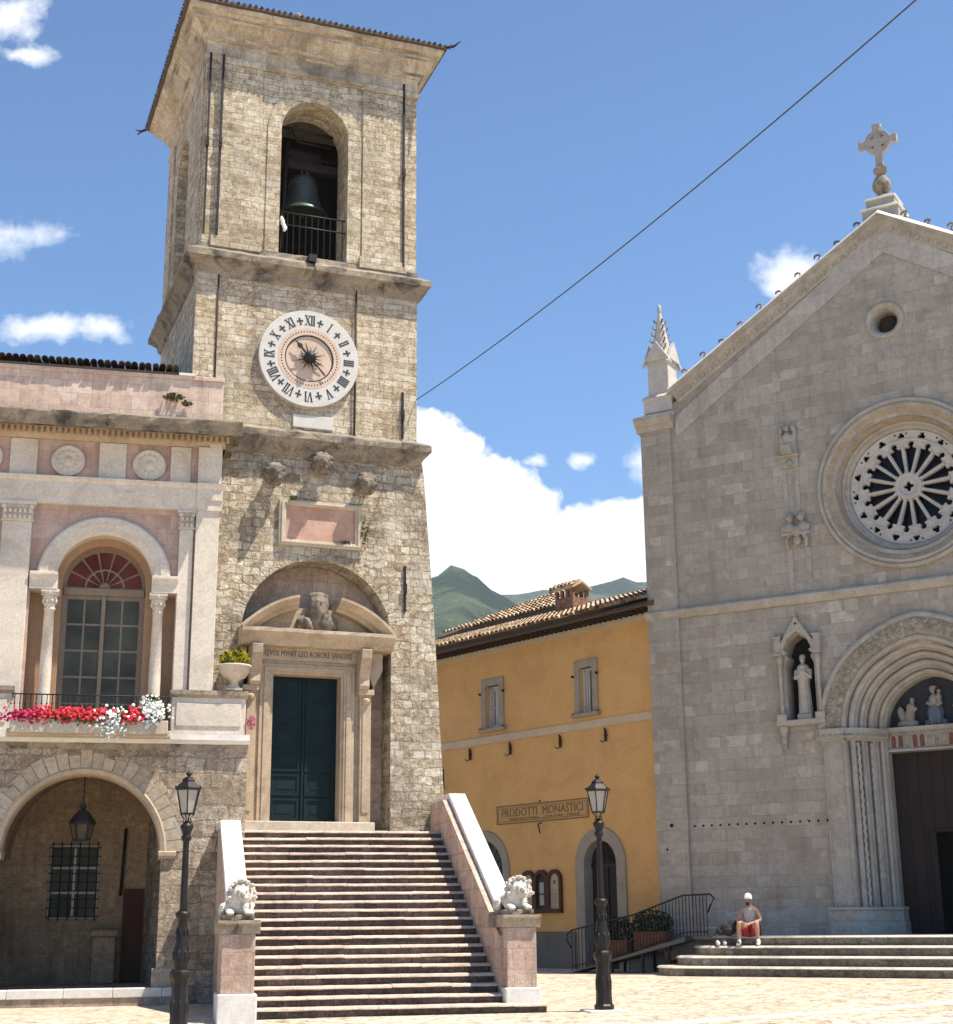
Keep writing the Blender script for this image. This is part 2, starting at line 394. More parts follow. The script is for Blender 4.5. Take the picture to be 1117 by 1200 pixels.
M['lion'] = plain('weathered_white_marble', (.74, .69, .60), (.58, .53, .44), 5, .8, .03, .8, 30, stain=(.24, .225, .19), stain_amt=.6, stain_scale=4)
M['statue_dim'] = plain('dusky_figure_stone', (.34, .30, .25), (.22, .19, .155), 6, .5, .02, .8, 30)
M['statue'] = plain('grey_statue_stone', (.52, .47, .40), (.40, .35, .29), 6, .5, .02, .8, 30)
M['yellow'] = plain('ochre_plaster', (.68, .405, .16), (.60, .345, .125), 1.1, .25, .012, .9, 14, grain=.18, stain=(.52, .30, .13), stain_amt=.6, stain_scale=.7)
M['cream'] = plain('cream_plaster_band', (.58, .47, .33), (.50, .39, .27), 2, .2, .01, .9)
M['grey_frame'] = plain('grey_window_stone', (.36, .31, .25), (.28, .24, .19), 3, .4, .01, .85)
M['dado'] = plain('grey_dado_plaster', (.19, .175, .155), (.14, .13, .115), 1.2, .3, .01, .9)
M['iron'] = plain('black_wrought_iron', (.022, .02, .02), (.04, .036, .034), 8, .3, .004, .55, 60, metal=.6, spec=.5)
M['rust'] = plain('rusted_iron', (.075, .04, .025), (.04, .028, .022), 8, .4, .005, .8, 60)
M['lampiron'] = plain('grey_black_lamp_iron', (.025, .022, .02), (.016, .014, .013), 6, .4, .004, .5, 60, metal=.5, spec=.5)
M['bronze'] = plain('verdigris_bronze', (.10, .125, .105), (.055, .07, .06), 5, .3, .005, .45, 40, metal=.7, spec=.5)
M['door_green'] = plain('dark_green_bronze_door', (.007, .022, .024), (.004, .013, .016), 3, .2, .004, .6, 40, spec=.2)
M['wood_dark'] = plain('dark_brown_door_wood', (.032, .020, .016), (.022, .014, .012), 3, .3, .006, .7, 40)
M['wood_frame'] = plain('brown_window_wood', (.30, .235, .17), (.24, .18, .125), 4, .2, .004, .7, 40)
M['tan'] = plain('tan_painted_reveal', (.45, .28, .165), (.37, .225, .13), 3, .2, .01, .85)
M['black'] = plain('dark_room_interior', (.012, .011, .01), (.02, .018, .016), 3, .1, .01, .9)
M['redwood'] = plain('red_brown_door_wood', (.10, .035, .02), (.07, .026, .016), 3, .2, .01, .7)
M['white_paint'] = plain('off_white_window_paint', (.62, .60, .55), (.55, .53, .49), 5, .1, .003, .6)
M['terracotta'] = plain('terracotta', (.22, .10, .06), (.15, .07, .045), 5, .3, .01, .8)
M['brick'] = masonry('chimney_brick', [(0, (.22, .11, .075)), (1, (.33, .19, .13))], (.3, .24, .18), .24, .075, .01, .004, .4, .01)
M['tiles'] = island('clay_roof_tiles', [(0, (.20, .115, .07)), (.3, (.36, .235, .15)), (.6, (.50, .37, .25)), (.85, (.60, .49, .36)), (1, (.28, .2, .14))])
M['tiles_dark'] = island('blackened_roof_tiles', [(0, (.035, .03, .028)), (.4, (.08, .065, .055)), (.8, (.17, .13, .10)), (1, (.26, .2, .15))])
M['leaf'] = island('leaf_green', [(0, (.03, .07, .02)), (.6, (.06, .12, .03)), (1, (.10, .16, .045))], .6)
M['leaf_dark'] = island('hedge_green', [(0, (.008, .022, .01)), (.6, (.018, .04, .016)), (1, (.04, .07, .025))], .6)
M['leaf_yellow'] = island('yellow_flowers_and_leaves', [(0, (.06, .10, .015)), (.45, (.14, .17, .02)), (.6, (.55, .42, .03)), (1, (.75, .6, .06))], .6)
M['weed'] = island('dry_wall_weed', [(0, (.05, .06, .02)), (.6, (.13, .11, .04)), (1, (.22, .15, .06))], .7)
M['petal_red'] = island('red_petals', [(0, (.55, .015, .03)), (1, (.75, .05, .07))], .5)
M['petal_purple'] = island('crimson_petals', [(0, (.25, .008, .05)), (1, (.45, .02, .10))], .5)
M['petal_white'] = island('white_petals', [(0, (.7, .72, .66)), (1, (.85, .85, .8))], .5)
M['petal_pink'] = island('pink_petals', [(0, (.7, .2, .28)), (1, (.8, .4, .45))], .5)
M['redpanel'] = plain('dull_red_mosaic', (.24, .085, .06), (.16, .065, .05), 6, .2, .01, .8)
M['bluegrey'] = plain('dark_lunette_paint', (.045, .05, .06), (.025, .03, .035), 4, .1, .01, .8)
M['robe_blue'] = plain('faded_blue_robe', (.12, .16, .20), (.09, .12, .15), 6, .2, .01, .8)
M['numeral'] = plain('black_clock_enamel', (.02, .02, .022), (.03, .03, .03), 5, .1, .002, .5)
M['clock_white'] = plain('white_clock_marble', (.62, .595, .55), (.55, .525, .48), 3, .2, .004, .6, stain=(.5, .47, .43), stain_amt=.3, stain_scale=2)
M['clock_pink'] = plain('pale_pink_clock_stone', (.62, .47, .37), (.55, .41, .32), 3, .2, .004, .7)
M['engraved'] = plain('engraved_letter_shadow', (.17, .12, .08), (.14, .10, .07), 5, .1, .002, .9)
M['panel_pink'] = plain('pink_marble_slab', (.55, .34, .25), (.42, .245, .185), 2.5, .3, .01, .7, stain=(.64, .5, .4), stain_amt=.4, stain_scale=1.6)
M['sign'] = plain('faded_sign_paint', (.52, .33, .14), (.46, .29, .125), 3, .1, .003, .9)
M['signtext'] = plain('brown_sign_lettering', (.20, .115, .05), (.24, .14, .065), 3, .1, .003, .9)
M['paper'] = plain('printed_notice_paper', (.50, .44, .32), (.42, .37, .27), 6, .1, .002, .8)
M['paper2'] = plain('white_notice_sheet', (.42, .41, .38), (.36, .35, .32), 6, .1, .002, .8)
M['skin'] = plain('tanned_skin', (.46, .27, .18), (.40, .22, .15), 9, .1, .003, .6)
M['vest'] = plain('light_grey_vest', (.42, .41, .43), (.36, .35, .37), 12, .3, .006, .9)
M['shorts'] = plain('red_shorts', (.40, .05, .04), (.30, .035, .03), 12, .3, .006, .9)
M['cloth_white'] = plain('white_cloth', (.80, .79, .76), (.74, .73, .70), 12, .2, .004, .8)
M['hair'] = plain('dark_hair', (.03, .02, .015), (.05, .032, .022), 20, .4, .006, .7)
M['bag'] = plain('black_backpack_fabric', (.02, .02, .022), (.03, .03, .032), 12, .3, .006, .8)
M['cable'] = plain('dark_cable_sheath', (.055, .06, .07), (.07, .075, .085), 6, .1, .003, .6)

def glass_mat(name, col, rough=.06, spec=.6, wav=.4):
    m, nt = new_mat(name); N = NT(nt)
    ob = N.node('ShaderNodeTexCoord').outputs['Object']
    n = N.noise(ob, 1.6, 3, .5)
    c = N.mix(N.ramp(n.outputs['Fac'], [(.35, 0.0), (.7, 1.0)]), col, tuple(x * 1.9 + .004 for x in col))
    principled(N, c, rough, n.outputs['Fac'], wav, .03, spec=spec)
    return m
M['glass'] = glass_mat('old_window_glass', (.050, .050, .038), .3, .15)
M['glass_red'] = glass_mat('red_curtained_fanlight', (.095, .026, .022), .5, .1)
M['glass_black'] = glass_mat('black_church_glass', (.006, .006, .008), .25, .2)
def lampglass():
    m, nt = new_mat('frosted_lamp_glass'); N = NT(nt)
    p = principled(N, (.62, .58, .50), .35, spec=.5)
    p.inputs['Transmission Weight'].default_value = .45
    return m
M['lampglass'] = lampglass()

def paving():
    m, nt = new_mat('pale_piazza_paving'); N = NT(nt)
    ob = N.node('ShaderNodeTexCoord').outputs['Object']
    mp = N.node('ShaderNodeMapping'); N.l.new(ob, mp.inputs[0]); mp.inputs['Rotation'].default_value = (0, 0, rad(23))
    w = N.noise(mp, 3, 2, .5)
    b = N.node('ShaderNodeTexBrick'); N.l.new(mp.outputs[0], b.inputs['Vector'])
    b.inputs['Color1'].default_value = (0, 0, 0, 1); b.inputs['Color2'].default_value = (1, 1, 1, 1); b.inputs['Mortar'].default_value = (.5, .5, .5, 1)
    b.inputs['Scale'].default_value = 1; b.inputs['Brick Width'].default_value = .62; b.inputs['Row Height'].default_value = .3
    b.inputs['Mortar Size'].default_value = .012; b.inputs['Mortar Smooth'].default_value = .3
    n1 = N.noise(ob, .55, 6, .7, .6); n2 = N.noise(ob, 5, 6, .8)
    c = N.ramp(b.outputs['Color'], [(0, (.50, .41, .31)), (.5, (.54, .45, .345)), (1, (.59, .50, .39))])
    c = N.mix(N.math('MULTIPLY', b.outputs['Fac'], .5), c, (.30, .24, .18))
    c = N.mix(N.ramp(n1.outputs['Fac'], [(.46, 0.0), (.66, .55)]), c, (.37, .29, .20))
    c = N.mix(.8, c, N.ramp(n2.outputs['Fac'], [(.38, .15), (.52, .5), (.64, .75)]), 'OVERLAY')
    # pale marble strips laid in the paving
    def strip(px, py, dx, dy, half, amt, c):
        L = math.hypot(dx, dy); nx, ny = -dy / L, dx / L
        s = N.node('ShaderNodeSeparateXYZ'); N.l.new(ob, s.inputs[0])
        d = N.math('ADD', N.math('MULTIPLY', s.outputs[0], nx), N.math('MULTIPLY', s.outputs[1], ny))
        d = N.math('ABSOLUTE', N.math('SUBTRACT', d, px * nx + py * ny))
        f = N.math('LESS_THAN', d, half)
        return N.mix(N.math('MULTIPLY', f, amt), c, (.70, .65, .56))
    c = strip(2.43, 25.05, 5.98, 2.51, .16, .85, c)
    c = strip(2.43, 23.2, 5.98, 2.51, .10, .7, c)
    h = N.math('ADD', N.math('MULTIPLY', N.math('SUBTRACT', 1.0, b.outputs['Fac']), .6), n2.outputs['Fac'])
    principled(N, c, .85, h, .5, .012, spec=.3)
    return m
M['paving'] = paving()
def hillmat():
    m, nt = new_mat('wooded_mountain_slope'); N = NT(nt)
    ob = N.node('ShaderNodeTexCoord').outputs['Object']
    n1 = N.noise(ob, .006, 8, .65, .3); n2 = N.noise(ob, .06, 6, .75); n3 = N.noise(ob, .0035, 5, .6, 1.2)
    c = N.ramp(n1.outputs['Fac'], [(.35, (.035, .07, .03)), (.5, (.075, .105, .055)), (.62, (.12, .14, .085)), (.75, (.2, .2, .13))])
    c = N.mix(N.ramp(n3.outputs['Fac'], [(.48, 0.0), (.55, .9)]), c, (.014, .034, .02))
    c = N.mix(.6, c, N.ramp(n2.outputs['Fac'], [(.3, .15), (.7, .85)]), 'OVERLAY')
    principled(N, c, .95, n2.outputs['Fac'], 1.0, 12.0, spec=.1)
    return m
M['hills'] = hillmat()

def clearglass():
    m, nt = new_mat('dusty_clear_glass'); N = NT(nt)
    p = principled(N, (.55, .50, .40), .15, spec=.4); p.inputs['Transmission Weight'].default_value = .92; p.inputs['IOR'].default_value = 1.05
    return m
M['clearglass'] = clearglass()

M['glass_brown'] = glass_mat('brown_oculus_glass', (.07, .045, .03), .4, .2)
# ================================================================ clock tower
tower = thing('clock_tower', 'tall square limestone bell tower with a round clock face and an arched bell opening', 'tower', FT[0], FT[1])
UC = -0.41; HW = 2.70; UL, UR = UC - HW, UC + HW; WB = -5.45     # plan of the shaft
# lower stage, battered, with the deep round headed recess round the door
AL, AR, AZ0, AZS = -1.80, 1.70, 3.45, 7.82
R_ = (AR - AL) / 2; ac = (AL + AR) / 2
bl = [(-3.12, -0.3), (3.30, -0.3), (3.30, 0.0), (2.97, 4.37), (2.74, 8.5), (2.50, 11.8), (2.45, 12.15), (UL - .01, 12.15), (-3.12, 8.0)]
b = MB()
b.plate([bl, arch_loop(AL, AR, AZ0, AZS, 36)], -0.75, 0.0)
b.build('lower_wall', M['tower_low'], tower)
b = MB()      # body behind, up to the cornice
prof = [(3.30, -.3), (3.30, 0), (2.97, 4.37), (2.74, 8.5), (2.50, 11.8), (2.45, 12.15), (UL - .01, 12.15), (-3.12, 8.0), (-3.12, -.3)]
b.plate([prof], WB, -0.752)
b.build('lower_body', M['tower_low'], tower)
# voussoirs round the recess, almost flush
b = MB(); n = 27
for i in range(n):
    a0 = PI * i / n + .006; a1 = PI * (i + 1) / n - .006; rr = R_ + .30 + random.uniform(-.05, .12)
    pts = [(ac + R_ * math.cos(a0), AZS + R_ * math.sin(a0)), (ac + rr * math.cos(a0), AZS + rr * math.sin(a0)),
           (ac + rr * math.cos(a1), AZS + rr * math.sin(a1)), (ac + R_ * math.cos(a1), AZS + R_ * math.sin(a1))]
    b.plate([pts], -0.2, random.uniform(.003, .012))
M['vouss'] = island('arch_block_stone', [(0, (.40, .32, .225)), (.5, (.46, .38, .28)), (1, (.52, .44, .335))], fine=9, bump=.6)
b.build('recess_arch', M['tower_low'], tower, .008)
b = MB(); b.plate([arch_loop(AL - .0, AR + .0, AZ0, AZS, 36)], -0.752, -0.70); b.build('recess_back', M['alcove'], tower)

# middle and upper stages
b = MB(); b.box(UL, UR, WB + .06, 0.0, 12.15, 16.62); b.build('clock_stage_wall', M['tower'], tower)
b = MB()
for u0, u1 in ((UL - .03, -2.62), (.76, 2.30)):      # slight vertical strips of the clock stage
    b.box(u0, u1, -.3, 0.045, 12.6, 16.45); b.cut()
b.build('clock_stage_strip', M['tower'], tower, .006)
# bell stage: hollow, openings in three faces; right one walled up to darken inside
BZ0, BZS, BL, BR_ = 17.0, 20.47, -1.21, .49
b = MB()
b.plate([rect(UL, UR, 17.0, 22.45), arch_loop(BL, BR_, 17.12, BZS, 28)], -.95, 0.0); b.cut()
b.plate([rect(UL, UR, 17.0, 22.45), arch_loop(BL, BR_, 17.12, BZS, 28)], WB, WB + .9)
front = b
b2 = MB()
def side_plate(mb, u0, u1, w0, w1, z0, z1, hole):
    """wall along w with an opening, thickness u0..u1"""
    t = MB(); t.plate([rect(w0, w1, z0, z1), hole], u0, u1)
    mb.add([(w, -0.0 + (-y), z) for (w, y, z) in []], [])
    vs = [(-v[1], v[0], v[2]) for v in t.v]           # (x=w, -w'=u) back to (u, w, z)
    mb.add(vs, t.f)
side_plate(b2, UL, UL + .8, WB + .9, -.95, 17.0, 22.45, arch_loop(-3.9, -2.2, 17.12, BZS, 24)); b2.cut()
b2.box(UR - .8, UR, WB + .9, -.95, 17.0, 22.45)
front.build('bell_stage_wall', M['tower'], tower); b2.build('bell_stage_side', M['tower'], tower)
b = MB(); b.box(UL + .05, UR - .05, WB + .05, -.05, 16.9, 17.06); b.build('bell_chamber_floor', M['black'], tower)
b = MB(); b.box(UL + .05, UR - .05, WB + .05, -.05, 22.2, 22.6); b.build('bell_chamber_ceiling', M['black'], tower)
b = MB(); b.box(-2.3, 1.5, -3.2, -3.0, 17.0, 22.3); b.build('added_dark_screen', M['wood_dark'], tower)  # screen added behind the bell to make the chamber look dark
b = MB()
for u0, u1 in ((-2.80, -1.72), (.86, 1.94)): b.box(u0, u1, -.2, .05, 17.12, 22.05); b.box(u0 - .06, u1 + .06, -.2, .09, 17.02, 17.3); b.box(u0 - .06, u1 + .06, -.2, .085, 21.95, 22.12); b.cut()
b.build('pilaster', M['tower'], tower, .01)
b = MB(); b.sweep_arc((BL + BR_) / 2, BZS, [(.85, -.02), (.85, .03), (1.18, .03), (1.2, -.02)], n=36, smooth=False)
b.box(BL - .34, BL, -.02, .028, 17.12, BZS); b.box(BR_, BR_ + .34, -.02, .028, 17.12, BZS)
b.build('opening_surround', M['tower'], tower)
# side strips with recess between (visible from the left)
b = MB()
for w0, w1 in ((-1.45, -.15), (-5.3, -4.45)): b.box(UL - .05, UL + .2, w0, w1, 17.05, 22.1); b.cut()
b.build('side_pilaster', M['tower'], tower, .01)
# cornices
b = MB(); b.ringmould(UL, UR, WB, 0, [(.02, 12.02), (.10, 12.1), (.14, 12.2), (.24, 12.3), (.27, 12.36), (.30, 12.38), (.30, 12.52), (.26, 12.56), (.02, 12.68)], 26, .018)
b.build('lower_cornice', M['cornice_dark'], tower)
b = MB(); b.ringmould(UL, UR, WB, 0, [(.02, 16.28), (.07, 16.34), (.09, 16.48), (.20, 16.58), (.24, 16.62), (.31, 16.66), (.31, 16.80), (.26, 16.84), (.04, 16.98), (.03, 17.10), (-.02, 17.13)], 26, .016)
b.build('middle_cornice', M['cornice_dark'], tower)
b = MB(); b.ringmould(UL, UR, WB, 0, [(.02, 21.98), (.07, 22.03), (.07, 22.10), (.02, 22.12), (.02, 22.46), (.07, 22.50), (.09, 22.58), (.16, 22.62), (.17, 22.72), (.26, 22.80), (.36, 22.90), (.40, 22.93), (.40, 23.02), (.48, 23.06), (.55, 23.12), (.56, 23.2), (.50, 23.24)], 22, .012)
b.build('top_cornice', M['tower_band'], tower)
# roof: flat pyramid of dark tiles with a lead edge, finial ball
b = MB(); cu, cw = UC, WB / 2
e = .64; zb = 23.22
P = [(UL - e, e, zb), (UR + e, e, zb), (UR + e, WB - e, zb), (UL - e, WB - e, zb)]
b.add([*P, *[(x, y, z + .07) for x, y, z in P], (cu, cw, 24.3)], [(0, 1, 2, 3), (0, 1, 5, 4), (1, 2, 6, 5), (2, 3, 7, 6), (3, 0, 4, 7), (4, 5, 8), (5, 6, 8), (6, 7, 8), (7, 4, 8)])
roof = b.build('roof', M['tiles_dark'], tower)
b = MB()
for i in range(46):
    t = (i + .5) / 46
    for (x0, y0), (x1, y1), dx, dy in (((UL - e, e), (UR + e, e), 0, 1), ((UL - e, WB - e), (UL - e, e), -1, 0)):
        x = x0 + (x1 - x0) * t; y = y0 + (y1 - y0) * t; s = .036
        b.tube([(x - dx * .25, y - dy * .25, zb + .13), (x + dx * .035, y + dy * .035, zb + .06 + random.uniform(-.01, .01))], s, 6)
b.build('edge_tile', M['tiles_dark'], roof)
b = MB(); b.lathe([(.0, 23.2), (.12, 23.25), (.07, 23.42), (.11, 23.52), (.12, 23.6), (.07, 23.7), (.0, 23.74)], -.9, .1, 14)
b.build('finial', M['darkstone'], roof, loc=None)
b = MB()
for u, w, du, dw in ((UR + e, e, 1, 1), (UL - e, WB - e, -1, -1), (UL - e, e, -1, 1)):
    b.tube([(u - du * .2, w - dw * .2, 23.28), (u + du * .12, w + dw * .12, 23.24), (u + du * .26, w + dw * .26, 23.34)], [.04, .035, .012], 6)
    b.tube([(u + .1, w + .02, 23.36), (u + du * .12 - .1, w + dw * .12, 23.12)], .018, 5); b.cut()
b.build('corner_spike', M['iron'], roof)
# iron tie bars
for i, (u, w, z0, z1) in enumerate(((1.93, .10, 17.2, 22.3), (-2.72, .12, 17.3, 22.15), (-3.03, .09, 17.3, 22.15), (1.93, .09, 12.72, 13.9), (2.02, .05, 8.5, 9.6), (-2.62, .08, 12.7, 16.3), (.74, .08, 12.7, 16.4))):
    b = MB(); thin = i >= 5
    if thin: b.tube([(u, w - .02, z0), (u, w - .02, z1)], .022, 6)
    else:
        b.box(u - .024, u + .024, w - .05, w + .0, z0, z1); zm = (z0 + z1) / 2
        b.box(u - .035, u + .035, w - .01, w + .04, zm - .12, zm + .12); b.box(u - .02, u + .02, w - .15, w + .05, zm - .03, zm + .03)
    b.build('drain_pipe' if thin else 'tie_bar', M['rust'] if thin else M['iron'], tower)
# railing in the bell opening
b = MB()
for z in (18.28, 17.95): b.tube([(BL, -.12, z), (BR_, -.12, z)], .018, 6)
for i in range(11): u = BL + .08 + i * .154; b.tube([(u, -.12, 17.1), (u, -.12, 18.28)], .012, 5)
b.build('railing', M['iron'], tower)
b = MB(); b.box(-.52, -.34, .04, .35, 16.86, 17.05); b.build('spout', M['iron'], tower)

# inscription panel
b = MB(); pu0, pu1, pz0, pz1 = -1.02, .95, 9.88, 10.95
b.plate([rect(pu0, pu1, pz0, pz1), rect(pu0 + .16, pu1 - .16, pz0 + .13, pz1 - .13)], -.05, .09)
b.plate([rect(pu0 + .05, pu1 - .05, pz0 + .05, pz1 - .05), rect(pu0 + .11, pu1 - .11, pz0 + .09, pz1 - .09)], .08, .125)
b.build('panel_frame', M['trim'], tower, .006)
b = MB(); b.box(pu0 + .15, pu1 - .15, -.02, .02, pz0 + .12, pz1 - .12); b.build('panel', M['panel_pink'], tower)
b = MB(); b.box(-.75, .22, -.05, .05, 12.74, 13.06); b.build('marble_block', M['clock_white'], tower, .01)

# three carved heads that jut from the wall
def head(u, z, look, name_label, seed):
    random.seed(seed)
    b = MB()
    b.box(u - .13, u + .13, -.1, .28, z - .10, z + .16)
    b.ellip((u, .30, z + .02), (.20, .24, .24)); b.ellip((u + look * .06, .46, z - .02), (.13, .12, .19))
    for i in range(11):                          # curls / mane
        a = PI * 2 * i / 11; b.ellip((u + .19 * math.cos(a), .30 + .05 * math.sin(3 * a), z + .02 + .23 * math.sin(a)), (.085, .12, .085), sub=1)
    b.ellip((u + look * .07, .57, z - .02), (.035, .06, .05)); b.ellip((u + look * .06, .53, z - .14), (.06, .05, .03))
    for s in (-1, 1): b.ellip((u + look * .06 + s * .06, .55, z + .05), (.04, .03, .015), sub=1)
    o = b.blob('carved_head', M['darkstone'], tower, .022, .03, name_label, 14)
head(-1.20, 11.44, .3, 'dark weathered head looking right', 3)
head(-.09, 11.80, .1, 'bearded head, highest of the three', 4)
head(.98, 11.42, -1.0, 'head turned to the left', 5)

# ---- portal
def con(b, u0, u1):       # console bracket
    pr = [(.02, 6.62), (.22, 6.62), (.26, 6.7), (.24, 6.85), (.34, 7.1), (.44, 7.3), (.46, 7.5), (.02, 7.5)]
    b.mould(pr, u0, u1)
DL, DR, DZ0, DZ1 = -1.03, .53, 3.69, 6.92
portal_w = -.22
b = MB()
b.plate([[(-1.44, DZ0), (DL, DZ0), (DL, DZ1), (DR, DZ1), (DR, DZ0), (.94, DZ0), (.94, 7.22), (-1.44, 7.22)]], -.5, -.02)
b.plate([[(-1.34, DZ0), (DL - .06, DZ0), (DL - .06, DZ1 + .06), (DR + .06, DZ1 + .06), (DR + .06, DZ0), (.84, DZ0), (.84, 7.14), (-1.34, 7.14)]], -.1, .025)
b.plate([[(-1.25, DZ0), (DL - .11, DZ0), (DL - .11, DZ1 + .11), (DR + .11, DZ1 + .11), (DR + .11, DZ0), (.75, DZ0), (.75, 7.07), (-1.25, 7.07)]], 0, .05)
b.build('door_surround', M['portal_stone'], tower, .008)
b = MB()
for s0, s1 in ((-1.70, -1.44), (.94, 1.20)):
    b.box(s0, s1, -.6, .12, DZ0, 6.62); b.box(s0 + .05, s1 - .05, .1, .145, DZ0 + .2, 6.4)
    b.box(s0 - .05, s1 + .05, -.6, .2, 6.5, 6.62); b.lathe([(0, 6.28), (.08, 6.3), (.1, 6.4), (0, 6.46)], (s0 + s1) / 2, .14, 10); b.cut()
b.build('door_pilaster', M['portal_stone'], tower, .01)
b = MB(); con(b, -1.62, -1.38); b.cut(); con(b, .88, 1.12); b.cut()
for u in (-1.82, 1.32): b.plate([[(u - .18, 7.5), (u + .18, 7.5), (u + .18, 7.1), (u + (.1 if u < 0 else -.1), 6.62), (u + (.02 if u < 0 else -.02), 6.62), (u - .18, 7.1)]], -.6, .0); b.cut()
b.build('console', M['portal_stone'], tower, .012)
b = MB(); b.plate([rect(-1.38, .88, 7.22, 7.50)], -.5, .06); b.build('lintel', M['portal_stone'], tower, .006)
# cornice over the door, open segmental pediment
b = MB(); b.mould([(-.7, 7.50), (.30, 7.50), (.34, 7.56), (.36, 7.62), (.46, 7.70), (.50, 7.78), (.50, 7.86), (-.7, 7.88)], -1.86, 1.66, 18, .008)
b.build('door_cornice', M['portal_stone'], tower)
# segmental pediment halves: circle through (-1.76,7.9) and top (-.07,8.72)
hw = 1.76; rise = .80; RR = (hw * hw + rise * rise) / (2 * rise); pc = -.10; pz = 7.88 + rise - RR
a_end = math.asin((7.88 - pz) / RR)
ped = MB()
for a0, a1 in ((a_end, rad(78)), (rad(102), PI - a_end)):
    ped.sweep_arc(pc, pz, [(RR - .26, -.7), (RR - .26, .16), (RR - .20, .22), (RR - .17, .30), (RR - .08, .40), (RR - .04, .46), (RR + .02, .46), (RR + .05, -.7)], a0, a1, 22, False)
    for a in (a0, a1):
        vs = [(pc + r * math.cos(a), w, pz + r * math.sin(a)) for r, w in [(RR - .26, -.7), (RR - .26, .16), (RR - .20, .22), (RR - .17, .30), (RR - .08, .40), (RR - .04, .46), (RR + .02, .46), (RR + .05, -.7)]]
        ped.add(vs, [tuple(range(8))])
    ped.cut()
ped.build('pediment', M['portal_stone'], tower)
b = MB(); pts = [(pc + (RR - .2) * math.cos(a_end + (PI - 2 * a_end) * i / 20), pz + (RR - .2) * math.sin(a_end + (PI - 2 * a_end) * i / 20)) for i in range(21)]
b.plate([[(-1.7, 7.86), (1.5, 7.86)] + pts], -.6, -.08); b.build('tympanum', M['portal_stone'], tower)
# bust in the middle of the pediment
b = MB(); z = 8.10
b.ellip((-.07, .05, z + .12), (.30, .26, .34)); b.ellip((-.07, .14, z + .42), (.19, .20, .26)); b.ellip((-.07, .26, z + .28), (.13, .14, .24))
for s in (-1, 1):
    b.ellip((-.07 + s * .34, .02, z - .02), (.16, .2, .20)); b.ellip((-.07 + s * .16, .16, z + .36), (.07, .12, .28)); b.ellip((-.07 + s * .07, .32, z + .47), (.045, .03, .02), sub=1)
    b.ellip((-.07 + s * .25, .22, z - .08), (.09, .12, .2), (0, s * .4, 0))
b.ellip((-.07, .36, z + .41), (.03, .05, .07)); b.ellip((-.07, .08, z + .62), (.24, .2, .09))
b.blob('bust', M['darkstone'], tower, .025, .03, None, 12)
# door leaves
b = MB(); b.box(DL, DR, -.46, -.38, DZ0, DZ1); door = b.build('door', M['door_green'], tower)
b = MB(); dw = (DR - DL) / 2
for k in range(2):
    for r in range(6):
        u0 = DL + k * dw + .06; z0 = DZ0 + .06 + r * .53
        b.plate([rect(u0, u0 + dw - .12, z0, z0 + .47), rect(u0 + .05, u0 + dw - .17, z0 + .05, z0 + .42)], -.39, -.355)
        b.box(u0 + .14, u0 + dw - .26, -.39, -.37, z0 + .14, z0 + .33)
b.box((DL + DR) / 2 - .02, (DL + DR) / 2 + .02, -.39, -.34, DZ0, DZ1)
b.build('door_panel', M['door_green'], door)
b = MB(); b.box(-1.78, 1.22, -.7, .42, 3.45, 3.67); b.build('door_sill', M['trim'], tower, .015)
# inscription on the lintel
def text_mesh(name, s, h, u, w, z, mat, parent, width=None, ext=.004, space=1.0):
    cu = bpy.data.curves.new(name, 'FONT'); cu.body = s; cu.size = h * 1.42; cu.extrude = ext; cu.resolution_u = 2
    cu.align_x = 'CENTER'; cu.align_y = 'CENTER'; cu.space_character = space
    t = bpy.data.objects.new(name, cu); COL.objects.link(t); bpy.context.view_layer.update()
    me = bpy.data.meshes.new_from_object(t.evaluated_get(bpy.context.evaluated_depsgraph_get()))
    COL.objects.unlink(t); bpy.data.objects.remove(t); bpy.data.curves.remove(cu)
    xs = [v.co.x for v in me.vertices]; k = (width / (max(xs) - min(xs))) if width else 1.0; mx = (max(xs) + min(xs)) / 2
    ys = [v.co.y for v in me.vertices]; my = (max(ys) + min(ys)) / 2
    for v in me.vertices: v.co = Vector((u + (v.co.x - mx) * k, -w - v.co.z, z + v.co.y - my))
    me.materials.clear(); me.materials.append(mat); me.name = name
    o = bpy.data.objects.new(name, me); COL.objects.link(o); o.parent = parent
    return o
text_mesh('inscription', 'QVOS MVNIT LEO ROBORE SANGVIS', .13, -.25, .064, 7.36, M['engraved'], tower, 2.0)

# ---- clock
CU, CZ, CR = -.41, 14.45, 1.21
b = MB(); b.plate([circ(CU, CZ, CR, 72), circ(CU, CZ, .60, 48)], -.05, .13); clock = b.build('clock', M['clock_white'], tower, .012)
b = MB(); b.cyl_w(CU, CZ, .61, -.05, .095, 48); b.build('clock_centre', M['clock_pink'], clock)
b = MB(); b.plate([circ(CU, CZ, .76, 64), circ(CU, CZ, .595, 64)], .1, .134); b.build('minute_ring', M['clock_pink'], clock)
b = MB(); b.plate([circ(CU, CZ, .585, 64), circ(CU, CZ, .562, 64)], .09, .105)
